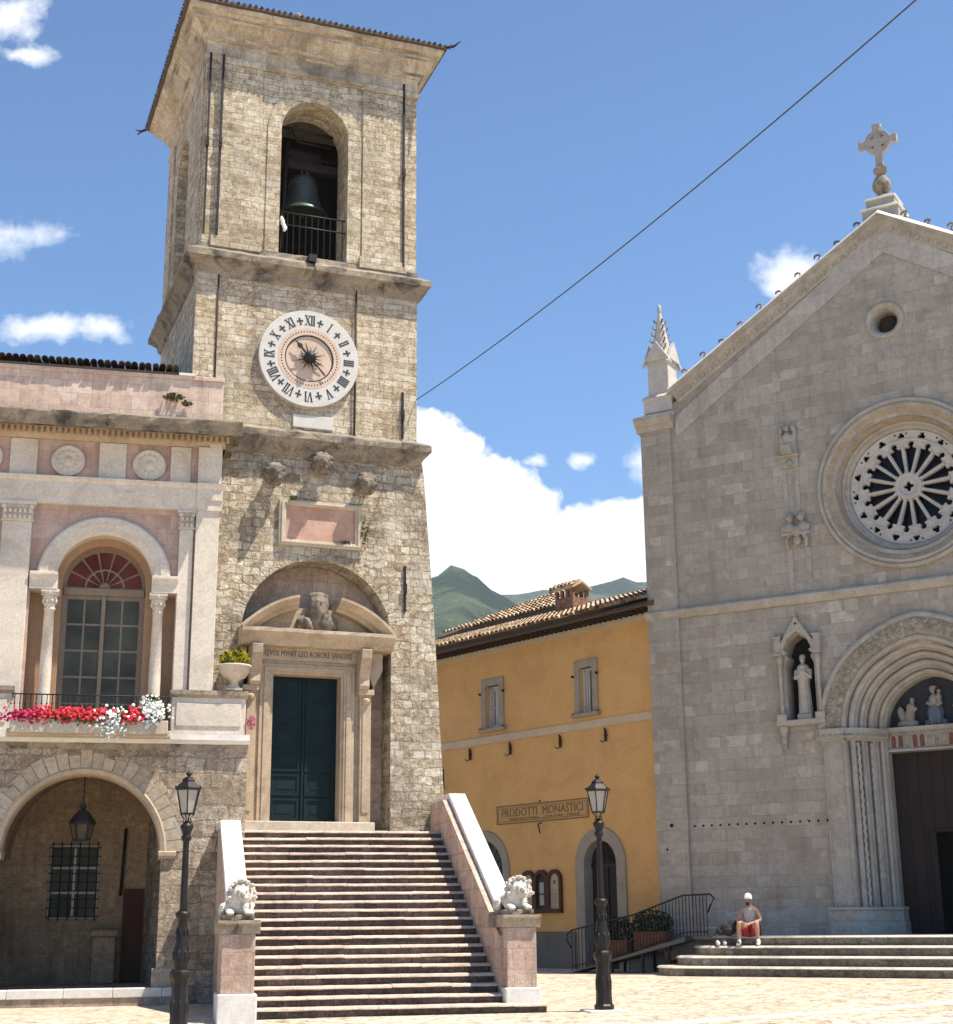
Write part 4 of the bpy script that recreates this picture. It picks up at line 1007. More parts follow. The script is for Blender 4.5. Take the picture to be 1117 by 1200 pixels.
# parapet and tiled roof above
b = MB(); b.box(LX, 2.25, -.35, .03, 12.45, 13.40); b.build('parapet', M['parapet_pink'], hall, .01)
b = MB(); b.box(LX, 2.27, -.4, .07, 13.38, 13.48); b.build('parapet_cap', M['parapet_pink'], hall, .012)
def tile_roof(name, mat, parent, u0, u1, w_eave, z_eave, w_ridge, z_ridge, pitch=.19, course=.42, r=.085, trim=None):
    """curved clay tiles laid in rows up a slope, each tile its own piece"""
    b = MB(); n = int((u1 - u0) / pitch); L = math.hypot(w_ridge - w_eave, z_ridge - z_eave); m = max(1, int(L / course))
    dw, dz = (w_ridge - w_eave) / L, (z_ridge - z_eave) / L; nw, nz = -dz * (1 if dw > 0 else -1), abs(dw)
    if dw < 0: nw, nz = dz, -dw
    for i in range(n):
        uc_ = u0 + (i + .5) * pitch
        for j in range(m):
            t = MB()
            s0 = j * course - .03 + random.uniform(-.015, .015); s1 = s0 + course + .05
            if trim and not trim(uc_, s1): continue
            vs = []; k = 5; uj = uc_ + random.uniform(-.012, .012)
            for s_, rr, lift in ((s0, r * 1.08, .035), (s1, r * .86, .0)):
                for q in range(k + 1):
                    a = PI * q / k; o = lift + rr * math.sin(a)
                    vs.append((uj + rr * math.cos(a), w_eave + dw * s_ + nw * o, z_eave + dz * s_ + nz * o))
            c0 = (uj, w_eave + dw * s0 + nw * .01, z_eave + dz * s0 + nz * .01)
            fs = [(q, q + 1, k + 2 + q, k + 1 + q) for q in range(k)]
            b.add(vs, fs)
    return b.build(name, mat, parent, recalc=False)
b = MB(); b.mould([(.10, 13.52), (.06, 13.485), (-3.5, 14.2), (-3.5, 14.32)], LX, 1.34); rf = b.build('roof', M['tiles_dark'], hall)
tile_roof('roof_tiles', M['tiles_dark'], rf, LX, 1.36, .13, 13.585, -2.2, 14.10, .15, .4, .068)
b = MB(); b.box(1.25, 1.62, -.3, .1, 13.47, 13.53); b.build('lead_flashing', M['coping'], hall)
tuft('wall_weed', 1.15, .12, 12.93, .24, .09, 120, M['weed'], hall, .05, 12)
tuft('wall_weed', 1.45, .12, 12.80, .12, .06, 60, M['weed'], hall, .045, 13)

# balcony
b = MB(); b.box(-1.86, 1.42, -.1, .52, 5.30, 5.43); b.build('balcony_slab', M['trim'], hall, .015)
def railing(name, pts_top, parent, z0, z1, spacing, r=.011, mat=None):
    pass
b = MB()
for z in (5.50, 6.14): b.tube([(-1.80, .05, z), (-1.80, .48, z), (1.38, .48, z), (1.38, .05, z)], .015, 6)
b.build('balcony_rail', M['iron'], hall)
bal0 = None
for i in range(30):
    u = -1.74 + i * .106
    if bal0 is None:
        b = MB(); b.tube([(0, .48, 5.44), (0, .48, 6.14)], .010, 5); b.ellip((0, .48, 5.95), (.02, .02, .035), sub=1); bal0 = b.build('baluster', M['iron'], hall); o = bal0
    else: o = bal0.copy(); COL.objects.link(o)
    o.location = (u, 0, 0)
# flower box and its plants
fb = thing('flower_box', 'long pale stone flower box of red and white petunias hung on the town hall balcony', 'flower box', world_of(FP, -.2, .72, 5.32), FP[1])
b = MB(); b.plate([rect(-1.58, 1.55, 0, .28)], -.18, .12); b.build('box', M['trim'], fb, .012)
tag(tuft('leaves', 0, .02, .30, 1.52, .17, 2200, M['leaf'], fb, .04, 31, ry=.19), kind='stuff')
def bloom(u, z, rx, rz_, n, mat, seed): 
    random.seed(seed); b = MB()
    for i in range(n):
        x, y, q = random.gauss(0, .45), random.gauss(0, .4), random.gauss(0, .45)
        c = Vector((u + x * rx, .06 + y * .16 + .05, z + q * rz_)); d = Vector((random.gauss(0, .5), 1, random.gauss(.4, .5))).normalized(); e_ = d.orthogonal().normalized(); g = d.cross(e_); s = random.uniform(.028, .045)
        vs = [tuple(c + d * .015)] + [tuple(c + (e_ * math.cos(a * 2 * PI / 5) + g * math.sin(a * 2 * PI / 5)) * s) for a in range(5)]
        b.add(vs, [(0, 1 + a, 1 + (a + 1) % 5) for a in range(5)])
    tag(b.build('flower_cluster', mat, fb, recalc=False), kind='stuff')
bloom(-1.28, .33, .42, .14, 190, M['petal_purple'], 1); bloom(-.35, .36, .95, .16, 420, M['petal_red'], 2); bloom(.42, .22, .32, .30, 260, M['petal_white'], 3)
bloom(.85, .34, .24, .2, 130, M['petal_red'], 4); bloom(1.22, .44, .36, .30, 260, M['petal_white'], 5)
tuft('leaves', 1.2, .02, .55, .26, .30, 170, M['leaf'], fb, .045, 33)
# urn on the right pedestal
urn = thing('flower_urn', 'shallow stone urn of yellow flowers on the right end of the town hall balcony', 'urn', world_of(FP, 2.72, -.02, 6.37), FP[1])
b = MB(); b.box(-.17, .17, -.17, .17, 0, .05); b.lathe([(.15, .05), (.13, .09), (.09, .14), (.09, .2), (.14, .25), (.24, .30), (.31, .40), (.33, .50), (.36, .52), (.36, .56), (.31, .56), (.28, .5), (0, .45)], 0, 0, 24)
b.build('bowl', M['trim'], urn)
tuft('flowers', 0, 0, .70, .33, .20, 950, M['leaf_yellow'], urn, .05, 41, ry=.28)
pk = tuft('flowering_plant', 0, 0, 0, .10, .16, 130, M['petal_pink'], None, .04, 42); pk.location = world_of(FP, 3.10, .12, 5.68); tag(pk, 'small pink flowers hanging below the urn beside the door surround', 'plant')
# hanging lantern in the arcade
lt = thing('hanging_lantern', 'black iron lantern hanging inside the arcade arch', 'lantern', world_of(FP, -.28, -.45, 3.25), FP[1])
b = MB(); b.tube([(0, 0, .70), (0, 0, 1.22)], .012, 5)
for z in (.78, .9, 1.02, 1.12): b.ellip((0, 0, z), (.022, .022, .03), sub=1)
b.lathe([(.0, .70), (.04, .68), (.05, .6), (.03, .57), (.09, .53), (.20, .36), (.215, .33), (.215, .31), (.0, .31)], 0, 0, 6, False)
b.lathe([(.13, 0), (.14, .02), (.13, .03), (0, .03)], 0, 0, 6, False)
for i in range(6): a = PI / 3 * i; b.tube([(.13 * math.cos(a), .13 * math.sin(a), .02), (.195 * math.cos(a), .195 * math.sin(a), .32)], .010, 4)
b.build('lantern_frame', M['iron'], lt); lt.scale = (1.3, 1.3, 1.12)
b = MB(); b.lathe([(.118, .03), (.185, .31)], 0, 0, 6, False); b.build('lantern_glass', M['clearglass'], lt)
# ================================================================ church
church = thing('church', 'grey stone gabled church front with a round rose window and deep carved portal', 'church', FC[0], FC[1])
CL, CM, CRT = -3.45, 3.62, 10.69; PB = 1.18      # left corner, axis, right corner, platform level
EZ = 14.78; AZ = 19.05                            # eaves and gable tip of the wall
PRJ = 1.72; PZ = 5.95
# facade with oculus, rose and portal openings
b = MB()
def rosehole(r): return circ(CM, 12.07, r, 56)
niche = [(.24, 6.28), (.98, 6.28), (.98, 7.75), (.90, 7.95), (.98, 8.05), (.86, 8.35), (.61, 8.52), (.36, 8.35), (.24, 8.05), (.32, 7.95), (.24, 7.75)]
fac = [(CL, PB - .6), (CM - 2.02, PB - .6), (CM - 2.02, PZ)] + [(CM - 2.02 * math.cos(PI * i / 40), PZ + 2.02 * math.sin(PI * i / 40)) for i in range(1, 41)] + [(CM + 2.02, PB - .6), (CRT, PB - .6), (CRT, EZ), (CM, AZ), (CL, EZ)]
b.plate([fac, rosehole(1.75), circ(CM - .12, 16.47, .36, 28), niche], -.9, 0.0)
b.build('front_wall', M['church'], church)
b = MB(); b.plate([[(CL, -.2), (CRT, -.2), (CRT, EZ - .4), (CM, AZ - .4), (CL, EZ - .4)]], -26, -2.4)
b.cut(); b.box(CL, CL + .9, -2.4, -.9, -.2, EZ); b.cut(); b.box(CRT - .9, CRT, -2.4, -.9, -.2, EZ)
b.build('nave', M['church'], church)
r_ = MB(); th = .25
r_.add([(CL - .3, -26, EZ - .5), (CM, -26, AZ - .15), (CM, -.8, AZ - .15), (CL - .3, -.8, EZ - .5), (CRT + .3, -26, EZ - .5), (CRT + .3, -.8, EZ - .5)], [(0, 1, 2, 3), (1, 4, 5, 2)]); r_.build('nave_roof', M['tiles'], church, recalc=False)
# corner pilasters
for u0, u1 in ((CL - .03, -2.60), (9.84, CRT + .03)):
    b = MB(); b.box(u0, u1, -.95, .10, PB, 14.86); b.build('corner_pilaster', M['church'], church, .015)
    b = MB(); b.mould([(-1, 14.62), (.12, 14.62), (.16, 14.70), (.20, 14.74), (.30, 14.86), (.34, 14.90), (.34, 15.0), (-1, 15.02)], u0 - .10, u1 + .12, 8, .006); b.build('pilaster_cornice', M['church_trim'], church)
    b = MB(); x = u0
    while x < u1: b.box(x, x + .06, .1, .22, 14.74, 14.84); x += .115
    b.build('dentils', M['church_trim'], church)
# raking cornice with dentils and crockets
sl = math.atan2(AZ - EZ, CM - CL)
def rake(sgn):
    x0, z0, x1, z1 = (-2.45, EZ + .60, CM, AZ + .28 + .0)
    x0 = -2.5; z0 = z1 - (CM - x0) * math.tan(sl) - .0
    L = math.hypot(CM - x0, z1 - z0); c, s_ = math.cos(sl), math.sin(sl)
    def P(t, n): return (x0 + t * c - n * s_, z0 + t * s_ + n * c)
    b = MB(); prof = [(-.95, -.34), (.02, -.34), (.05, -.29), (.07, -.18), (.15, -.13), (.21, -.09), (.21, -.02), (.25, .0), (.25, .06), (-.95, .07)]
    segn = 22; vs = []; k = len(prof)
    for i in range(segn + 1):
        t = L * i / segn
        for w, n in prof:
            j = random.uniform(-.006, .006) if 0 < i < segn else 0
            tt = t
            u, z = P(tt, n + j)
            if i == segn: z += (CM - u) * math.tan(sl); u = CM
            if sgn < 0: u = 2 * CM - u
            vs.append((u, w + j, z))
    b.add(vs, [(i * k + q, i * k + (q + 1) % k, (i + 1) * k + (q + 1) % k, (i + 1) * k + q) for i in range(segn) for q in range(k)] + [tuple(range(k)), tuple(segn * k + q for q in reversed(range(k)))])
    b.build('raking_cornice', M['church_trim'], church)
    b = MB(); t = .15
    while t < L - .25:
        vs = []
        for tt, w, n in [(t, .04, -.27), (t + .11, .04, -.27), (t + .11, .04, -.16), (t, .04, -.16), (t, .10, -.27), (t + .11, .10, -.27), (t + .11, .12, -.16), (t, .12, -.16)]:
            u, z = P(tt, n); u = u if sgn > 0 else 2 * CM - u; vs.append((u, w, z))
        b.add(vs, [(0, 1, 2, 3), (4, 5, 6, 7), (0, 1, 5, 4), (1, 2, 6, 5), (2, 3, 7, 6), (3, 0, 4, 7)]); t += .26
    b.build('dentils', M['church_trim'], church)
    # white coping on top
    b = MB(); vs = []
    for i in range(segn + 1):
        t = L * i / segn
        for w, n in [(-.97, .07), (.30, .04), (.29, .06), (.12, .17), (-.97, .18)]:
            u, z = P(t, n)
            if i == segn: z += (CM - u) * math.tan(sl); u = CM
            vs.append((u if sgn > 0 else 2 * CM - u, w, z))
    b.add(vs, [(i * 5 + q, i * 5 + (q + 1) % 5, (i + 1) * 5 + (q + 1) % 5, (i + 1) * 5 + q) for i in range(segn) for q in range(5)] + [(0, 1, 2, 3, 4), tuple(segn * 5 + q for q in (4, 3, 2, 1, 0))])
    b.build('rake_coping', M['coping'], church)
    for i in range(10):
        t = .50 + i * .665
        if t > L - .55: break
        u, z = P(t, .13); u = u if sgn > 0 else 2 * CM - u
        h = .30 + .05 * math.sin(i * 2.1)
        b = MB(); d = 1
        b.tube([(u - .22 * sgn, -.1, z - .15), (u - .10 * sgn, -.1, z + .02), (u + .02 * sgn, -.1, z + h * .55), (u + .06, -.1, z + h * .95), (u + .0, -.1, z + h * 1.05), (u - .09, -.1, z + h * .95), (u - .09, -.1, z + h * .78)], [.03, .035, .03, .032, .035, .03, .035], 7)
        b.build('crocket', M['darkstone'], church)
rake(1); rake(-1)
# a paler band under the rake
b = MB()
for sgn in (1, -1):
    off = .70 / math.cos(sl)
    q = [(-2.45, EZ + .14), (CM, AZ - .02), (CM, AZ - .25 - .45), (-2.45, EZ - .43)]
    q = [((u if sgn > 0 else 2 * CM - u), z) for u, z in q]
    b.plate([q], -.1, .035); b.cut()
b.build('rake_band', M['church_pale'], church)
# string course
b = MB(); b.mould([(-.3, 9.30), (.05, 9.30), (.09, 9.34), (.14, 9.42), (.16, 9.50), (.10, 9.56), (-.3, 9.58)], CL - .10, CRT + .1, 40, .005); b.build('string_course', M['church_trim'], church)
b = MB(); b.mould([(-.3, PB - .1), (.26, PB - .1), (.26, PB + .16), (.20, PB + .20), (.20, PB + .42), (.10, PB + .50), (.03, PB + .62), (-.3, PB + .62)], CL - .05, 1.15, 14, .006); b.build('plinth_moulding', M['church'], church)
b = MB(); b.mould([(-.3, PB - .1), (.26, PB - .1), (.26, PB + .16), (.20, PB + .20), (.20, PB + .42), (.10, PB + .50), (.03, PB + .62), (-.3, PB + .62)], 6.1, CRT + .05); b.build('plinth_moulding', M['church'], church)
# row of put-holes
b = MB()
for i in range(16): b.plate([circ(-2.45 + i * .233, 3.865, .032, 8)], -.01, .006); b.cut()
b.build('beam_hole', M['black'], church)
b = MB(); b.plate([circ(-3.05, 3.9, .05, 8)], -.01, .108); b.cut(); b.plate([circ(-3.2, 3.3, .03, 8)], -.01, .108); b.cut(); b.build('beam_hole', M['black'], church)
# oculus
oc = CM - .12
b = MB(); b.sweep_arc(oc, 16.47, [(.50, -.01), (.50, .03), (.46, .05), (.40, .03), (.36, .0), (.30, -.12), (.29, -.2), (.29, -.9)], 0, 2 * PI, 36); oo = b.build('oculus', M['church_trim'], church)
b = MB(); b.cyl_w(oc, 16.47, .38, -.6, -.5, 28); b.build('glass', M['glass_brown'], oo)
b = MB()
for i in range(5): b.tube([(oc - .3, -.4, 16.27 + i * .1), (oc + .3, -.4, 16.27 + i * .1)], .008, 4); b.tube([(oc - .2 + i * .1, -.4, 16.17), (oc - .2 + i * .1, -.4, 16.77)], .008, 4)
b.build('grille', M['rust'], oo)
# rose window
RZ = 12.07
b = MB(); b.sweep_arc(CM, RZ, [(2.20, -.02), (2.20, .10), (2.17, .14), (2.12, .14), (2.09, .08), (2.05, .12), (2.0, .13), (1.97, .08)], 0, 2 * PI, 96, False)
rose = b.build('rose_window', M['church_trim'], church)
b = MB(); b.sweep_arc(CM, RZ, [(1.97, .08), (1.93, .07), (1.84, .0), (1.74, -.12), (1.68, -.24)], 0, 2 * PI, 96); b.build('carved_ring', M['rose_rim'], rose)
b = MB(); b.sweep_arc(CM, RZ, [(1.68, -.24), (1.68, -.26), (1.64, -.24), (1.60, -.28), (1.60, -.32), (1.56, -.32), (1.53, -.36), (1.50, -.40), (1.50, -.8)], 0, 2 * PI, 96, False); b.build('inner_moulding', M['church_trim'], rose)
holes = []; NP = 16
for i in range(NP):
    a = 2 * PI * (i + .5) / NP + .06
    def q(r, t): return (CM + r * math.cos(a) - t * math.sin(a), RZ + r * math.sin(a) + t * math.cos(a))
    # petal: narrow inside, wide outside, with a small round head
    lp = [q(.365, -.036), q(.95, -.140), q(.965, -.160), q(1.01, -.160), q(1.03, -.06), q(1.06, -.045)]
    hc = 1.12; hr = .076
    lp += [q(hc + hr * math.cos(t), hr * math.sin(t)) for t in [rad(x) for x in range(-135, 136, 30)]]
    lp += [q(1.06, .045), q(1.03, .06), q(1.01, .160), q(.965, .160), q(.95, .140), q(.365, .036)]
    holes.append(lp)
    a += PI / NP
    # trefoil between the heads near the rim, alternately bigger
    big = i % 2
    rr = 1.345 if not big else 1.36; s = .050 if not big else .044
    pts = []
    for k in range(3):
        ca = 2 * PI * k / 3
        for t in range(-100, 101, 40):
            tt = ca + rad(t); pts.append(q(rr + s * 1.15 * math.cos(ca) + s * math.cos(tt), s * 1.15 * math.sin(ca) + s * math.sin(tt)))
    holes.append(pts)
    if big:
        for sg in (-1, 1):
            holes.append([q(1.40, sg * .10), q(1.44, sg * .20), q(1.36, sg * .15)])
    for sg in (-1, 1): holes.append([q(1.20, sg * .055 - .012), q(1.235, sg * .055), q(1.20, sg * .055 + .012)])
pts = []
for k in range(4):
    ca = PI / 2 * k + .06
    for t in range(-110, 111, 44):
        tt = ca + rad(t); pts.append((CM + .085 * math.cos(ca) + .052 * math.cos(tt), RZ + .085 * math.sin(ca) + .052 * math.sin(tt)))
holes.append(pts)
b = MB(); b.plate([circ(CM, RZ, 1.51, 96)] + holes, -.56, -.44); b.build('tracery', M['tracery'], rose, .006)
b = MB(); b.sweep_arc(CM, RZ, [(.345, -.44), (.34, -.38), (.30, -.37), (.27, -.41), (.24, -.38), (.21, -.43)], 0, 2 * PI, 40)
for r in (1.24, 1.46): b.sweep_arc(CM, RZ, [(r + .03, -.44), (r + .02, -.415), (r - .02, -.415), (r - .03, -.44)], 0, 2 * PI, 96)
b.build('hub', M['tracery'], rose)
for i in range(NP):
    a = 2 * PI * i / NP + .06; ca, sa = math.cos(a), math.sin(a)
    b = MB(); b.tube([(CM + r * ca, -.44, RZ + r * sa) for r in (.34, .38, .42, .92, .95, .97, 1.01, 1.03)], [.055, .055, .029, .033, .05, .033, .065, .065], 8)
    b.build('spoke', M['tracery'], rose)
# petal heads: cusped arches in relief joining the spokes
b = MB()
for i in range(NP):
    a = 2 * PI * (i + .5) / NP + .06; u, z = CM + 1.115 * math.cos(a), RZ + 1.115 * math.sin(a)
    b.sweep_arc(u, z, [(.115, -.45), (.105, -.415), (.085, -.415), (.078, -.45)], a - rad(125), a + rad(125), 16); b.cut()
b.build('petal_arch', M['tracery'], rose)
b = MB(); b.cyl_w(CM, RZ, 1.6, -.75, -.7, 48); b.build('glass', M['glass_black'], rose)

# ---- portal: one stepped and rolled profile for arch and jambs
prof = [(2.57, -.02), (2.57, .13), (2.52, .15), (2.47, .15), (2.45, .11), (2.03, .11), (2.01, .15), (1.96, .16), (1.93, .12), (1.92, .0)]
x, w = 1.92, .0
for k in range(4):
    rr = .075 if k % 2 == 0 else .055
    prof.append((x, w - .06)); cx, cw = x - rr - .015, w - .06 - .01
    prof += [(cx + rr * math.cos(t), cw + rr * math.sin(t)) for t in (rad(-20), rad(20), rad(60), rad(90), rad(120), rad(160), rad(200))]
    x -= rr * 2 + .03; w -= .21
    prof.append((x, w + .05)); prof.append((x - .015, w + .03)); prof.append((x - .02, w))
    x -= .02
prof.append((1.22, w)); prof.append((1.20, w - .06)); prof.append((1.20, w - .35))
WI = w
por = MB(); por.sweep_arc(CM, PZ + .10, prof, 0, PI, 64, False, point=.05)
portal = por.build('portal', M['church_trim'], church)
b = MB(); b.sweep_arc(CM, PZ + .10, [(2.45, .112), (2.40, .13), (2.24, .145), (2.08, .13), (2.03, .112)], 0, PI, 64, False, point=.05); b.build('carved_band', M['carved'], portal)
b = MB()          # leafy relief blocks on the band
random.seed(8)
for i in range(44):
    a = PI * (i + .5) / 44; r = 2.24
    pzz = .05 * r * max(0.0, 1 - abs(math.cos(a)) * 2.2)
    for q in range(3):
        rr = r + random.uniform(-.15, .15); aa = a + random.uniform(-.02, .02)
        b.ellip((CM + rr * math.cos(aa), .15, PZ + .10 + rr * math.sin(aa) + pzz), (random.uniform(.025, .06), .03, random.uniform(.025, .06)), (0, random.uniform(0, 3), 0), 1)
tag(b.build('leaf_relief', M['carved'], portal), kind='stuff')
for sg in (-1, 1):
    b = MB(); k = len(prof)
    pj = [(min(r, 2.50) if r > 2.4 else r, w_) for r, w_ in prof]
    vs = [(CM + sg * r, w_, z) for z in (PB + .62, PZ - .20) for r, w_ in pj]
    b.add(vs, [(j, j + 1, k + j + 1, k + j) for j in range(k - 1)])
    b.build('jamb', M['church_trim'], portal, recalc=False)
    for kk, (ru, rw) in enumerate(((1.70, -.10), (1.47, -.42))):     # free twisted shafts in the corners
        b = MB(); pts = []; n = 110
        zz = [PB + .64 + (PZ - .22 - PB - .64) * t / n for t in range(n + 1)]; b.tube([(CM + sg * (ru + .012 * math.cos(z_ * 30)), rw + .012 * math.sin(z_ * 30), z_) for z_ in zz], [.040 if t % 2 else .046 for t in range(n + 1)], 8)
        b.build('twisted_shaft', M['church_trim'], portal)
    b = MB()       # capitals and impost across the splay
    line = [(2.60, .18), (1.98, .18), (1.98, .10), (1.78, .06), (1.60, -.14), (1.42, -.38), (1.26, -.62), (1.18, -.80), (1.18, -1.15)]
    poly = [(CM + sg * r, w_) for r, w_ in line]
    for z0, z1, g in ((PZ - .20, PZ - .15, -.01), (PZ - .15, PZ - .02, .03), (PZ - .02, PZ + .10, .07)):
        pts = [(u - sg * g * .7, w_ + g) for u, w_ in poly]; base = [(CM + sg * 2.62, -1.2)]
        vs = [(u, w_, z) for z in (z0, z1) for u, w_ in pts + [(CM + sg * 2.6, -1.15)]]; n = len(pts) + 1
        b.add(vs, [tuple(range(n)), tuple(n + i for i in range(n))] + [(i, (i + 1) % n, n + (i + 1) % n, n + i) for i in range(n)])
    random.seed(17)
    for i in range(30):
        t = i / 29 * (len(line) - 2); j = int(t); f = t - j; u = CM + sg * (line[j][0] * (1 - f) + line[j + 1][0] * f); w_ = line[j][1] * (1 - f) + line[j + 1][1] * f
        b.ellip((u, w_ + .04, PZ - .10), (.04, .04, .06), sub=1)
    b.build('impost', M['church_trim'], portal)
    b = MB(); line2 = [(2.62, .34), (1.95, .34), (1.75, .2), (1.5, -.1), (1.3, -.4), (1.10, -.7), (1.10, -1.15), (2.6, -1.15)]
    for z0, z1, g in ((PB - .1, PB + .30, .04), (PB + .30, PB + .55, .0), (PB + .55, PB + .63, .03)):
        vs = [(CM + sg * (r - g * .7), w_ + (g if w_ > -1 else 0), z) for z in (z0, z1) for r, w_ in line2]; n = len(line2)
        b.add(vs, [tuple(range(n)), tuple(n + i for i in range(n))] + [(i, (i + 1) % n, n + (i + 1) % n, n + i) for i in range(n)])
    b.build('jamb_base', M['church_trim'], portal, .01)
# lintel with little arcade, lunette with figures
b = MB(); b.box(CM - 1.22, CM + 1.22, -1.3, -.95, 5.50, PZ + .12)
b.mould([(-1.0, 5.50), (-.86, 5.50), (-.86, 5.56), (-.95, 5.58)], CM - 1.2, CM + 1.2); b.mould([(-1.0, PZ + .02), (-.88, PZ + .04), (-.82, PZ + .10), (-.82, PZ + .14), (-1, PZ + .14)], CM - 1.2, CM + 1.2)
b.build('lintel', M['church_trim'], portal)
b = MB(); r2 = MB(); k2 = MB(); n = 13; pw = 2.3 / n
for i in range(n):
    u = CM - 1.15 + (i + .5) * pw
    b.plate([arch_loop(u - pw * .48, u + pw * .48, 5.58, 5.85, 10, .3), arch_loop(u - pw * .34, u + pw * .34, 5.60, 5.84, 10, .3)], -.95, -.915)
    (r2 if i % 3 != 2 and i < 6 or i % 4 == 0 else k2).plate([arch_loop(u - pw * .34, u + pw * .34, 5.60, 5.84, 10, .3)], -.96, -.944); r2.cut() if r2.cuts[-1][0] != len(r2.v) else k2.cut()
b.build('blind_arcade', M['church_trim'], portal); r2.build('arcade_panel', M['redpanel'], portal); k2.build('arcade_panel', M['carved'], portal)
b = MB(); b.plate([arch_loop(CM - 1.24, CM + 1.24, PZ + .1, PZ + .14, 30, .05)], -1.30, -1.2); b.build('lunette', M['bluegrey'], portal)
def figure_kneel(u, sg):
    b = MB(); z = PZ + .13; w_ = -1.08
    b.ellip((u, w_, z + .10), (.24, .12, .12)); b.ellip((u + sg * .02, w_, z + .30), (.13, .10, .24), (0, sg * .15, 0)); b.ellip((u + sg * .06, w_ + .02, z + .50), (.12, .10, .12)); b.ellip((u + sg * .11, w_ + .03, z + .67), (.065, .07, .085))
    b.ellip((u + sg * .16, w_ + .06, z + .43), (.10, .05, .045), (0, -sg * .7, 0)); b.ellip((u - sg * .18, w_ - .02, z + .33), (.10, .05, .24), (0, -sg * .25, 0)); b.ellip((u - sg * .12, w_ + .02, z + .10), (.2, .1, .1))
    b.blob('kneeling_angel', M['statue_dim'], portal, .016, .012, None, 20)
figure_kneel(CM - .66, 1); figure_kneel(CM + .66, -1)
b = MB(); z = PZ + .13; w_ = -1.05
b.ellip((CM, w_, z + .62), (.15, .11, .20)); b.ellip((CM - .02, w_ + .05, z + .90), (.075, .08, .10)); b.ellip((CM + .13, w_ + .09, z + .68), (.07, .07, .13)); b.ellip((CM + .14, w_ + .1, z + .84), (.05, .05, .06)); b.ellip((CM, w_ + .05, z + .95), (.10, .09, .05))
b.ellip((CM - .12, w_ + .08, z + .55), (.10, .05, .05), (0, .5, 0)); b.ellip((CM + .12, w_ + .09, z + .53), (.10, .05, .05), (0, -.3, 0))
mad = b.blob('seated_mother_and_child', M['statue_dim'], portal, .014, .008, None, 20)
b = MB(); b.ellip((CM, w_, z + .32), (.21, .13, .30)); b.ellip((CM - .09, w_ + .08, z + .25), (.08, .08, .25)); b.ellip((CM + .09, w_ + .08, z + .25), (.08, .08, .25)); b.box(CM - .26, CM + .26, -1.2, -1.0, z, z + .16)
b.blob('robe', M['robe_blue'], mad, .016, .01, None, 20)
# great door, wicket standing open
b = MB(); b.box(CM - 1.22, CM - .48, -1.32, -1.22, PB, 5.52); b.box(CM - .48, CM + 1.22, -1.32, -1.22, 3.55, 5.52); b.box(CM + .75, CM + 1.22, -1.32, -1.22, PB, 3.6)
gd = b.build('door', M['wood_dark'], portal)
b = MB()
for i in range(8): u = CM - 1.2 + i * .305; b.box(u + .01, u + .295, -1.225, -1.205, 3.65 if u > CM - .55 and u < CM + .7 else PB + .05, 5.5)
b.box(CM - .53, CM - .47, -1.23, -1.17, PB, 3.62); b.box(CM - .53, CM + .8, -1.23, -1.17, 3.56, 3.62)
b.build('planks', M['wood_dark'], gd, .006)
b = MB(); b.box(CM - 1.3, CM + 1.3, -2.38, -2.3, PB, 6.0); b.box(CM - 1.3, CM - 1.25, -2.3, -1.3, PB, 6); b.box(CM + 1.25, CM + 1.3, -2.3, -1.3, PB, 6); b.build('vestibule', M['black'], portal)

# ---- niche with saint
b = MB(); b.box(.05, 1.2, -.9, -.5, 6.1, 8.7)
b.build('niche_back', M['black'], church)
b = MB()
b.plate([[(.08, 8.0), (.24, 8.0), (.32, 8.08), (.24, 8.14), (.36, 8.42), (.61, 8.58), (.86, 8.42), (.98, 8.14), (.90, 8.08), (.98, 8.0), (1.14, 8.0), (1.14, 8.15), (.61, 8.98), (.08, 8.15)],
         [(.57, 8.78), (.61, 8.74), (.65, 8.78), (.61, 8.83)]], -.05, .16)
b.mould([(-.1, 8.98), (.2, 8.98), (.2, 9.03), (-.1, 9.03)], .57, .65)
nic = b.build('niche', M['church_trim'], church, .008)
b = MB()
for u in (.10, 1.13):
    b.box(u - .10, u + .10, -.05, .22, 7.98, 8.06); b.box(u - .085, u + .085, -.05, .18, 8.06, 8.42); b.ringmould(u - .085, u + .085, .0, .18, [(0, 8.42), (.03, 8.45), (.03, 8.48), (-.02, 8.5)])
    for s in (-.06, .06): b.lathe([(.03, 8.48), (.035, 8.54), (0, 8.6)], u + s, .1, 6)
    b.cut()
b.build('turret', M['church_trim'], nic, .006)
b = MB()
for u in (.12, 1.11):
    b.lathe([(.06, 6.50), (.06, 6.56), (.045, 6.6), (.045, 7.66), (.06, 7.68), (.06, 7.72), (.085, 7.86), (.09, 7.98)], u, .10, 12); b.cut()
b.build('colonnette', M['church_trim'], nic)
b = MB(); b.mould([(-.5, 6.2), (.16, 6.2), (.22, 6.26), (.22, 6.34), (-.5, 6.34)], -.02, 1.22)
for u in (.12, 1.11):
    b.box(u - .12, u + .12, 0, .22, 6.34, 6.5); b.lathe([(0, 5.62), (.05, 5.66), (.07, 5.8), (.06, 5.95), (.11, 6.1), (.13, 6.2)], u, .08, 10)
    for z_, s in ((5.72, .05), (5.9, .06), (6.05, .08)): b.ellip((u, .12, z_), (s, .06, .07), sub=1)
b.build('niche_sill', M['church_trim'], nic, .006)
st = thing('saint_statue', 'pale stone robed saint standing on a small block in the dark wall niche', 'statue', world_of(FC, .62, -.22, 6.34), FC[1])
b = MB(); b.box(-.19, .19, -.14, .14, 0, .17); b.build('block', M['trim'], st, .01)
b = MB(); z = .17
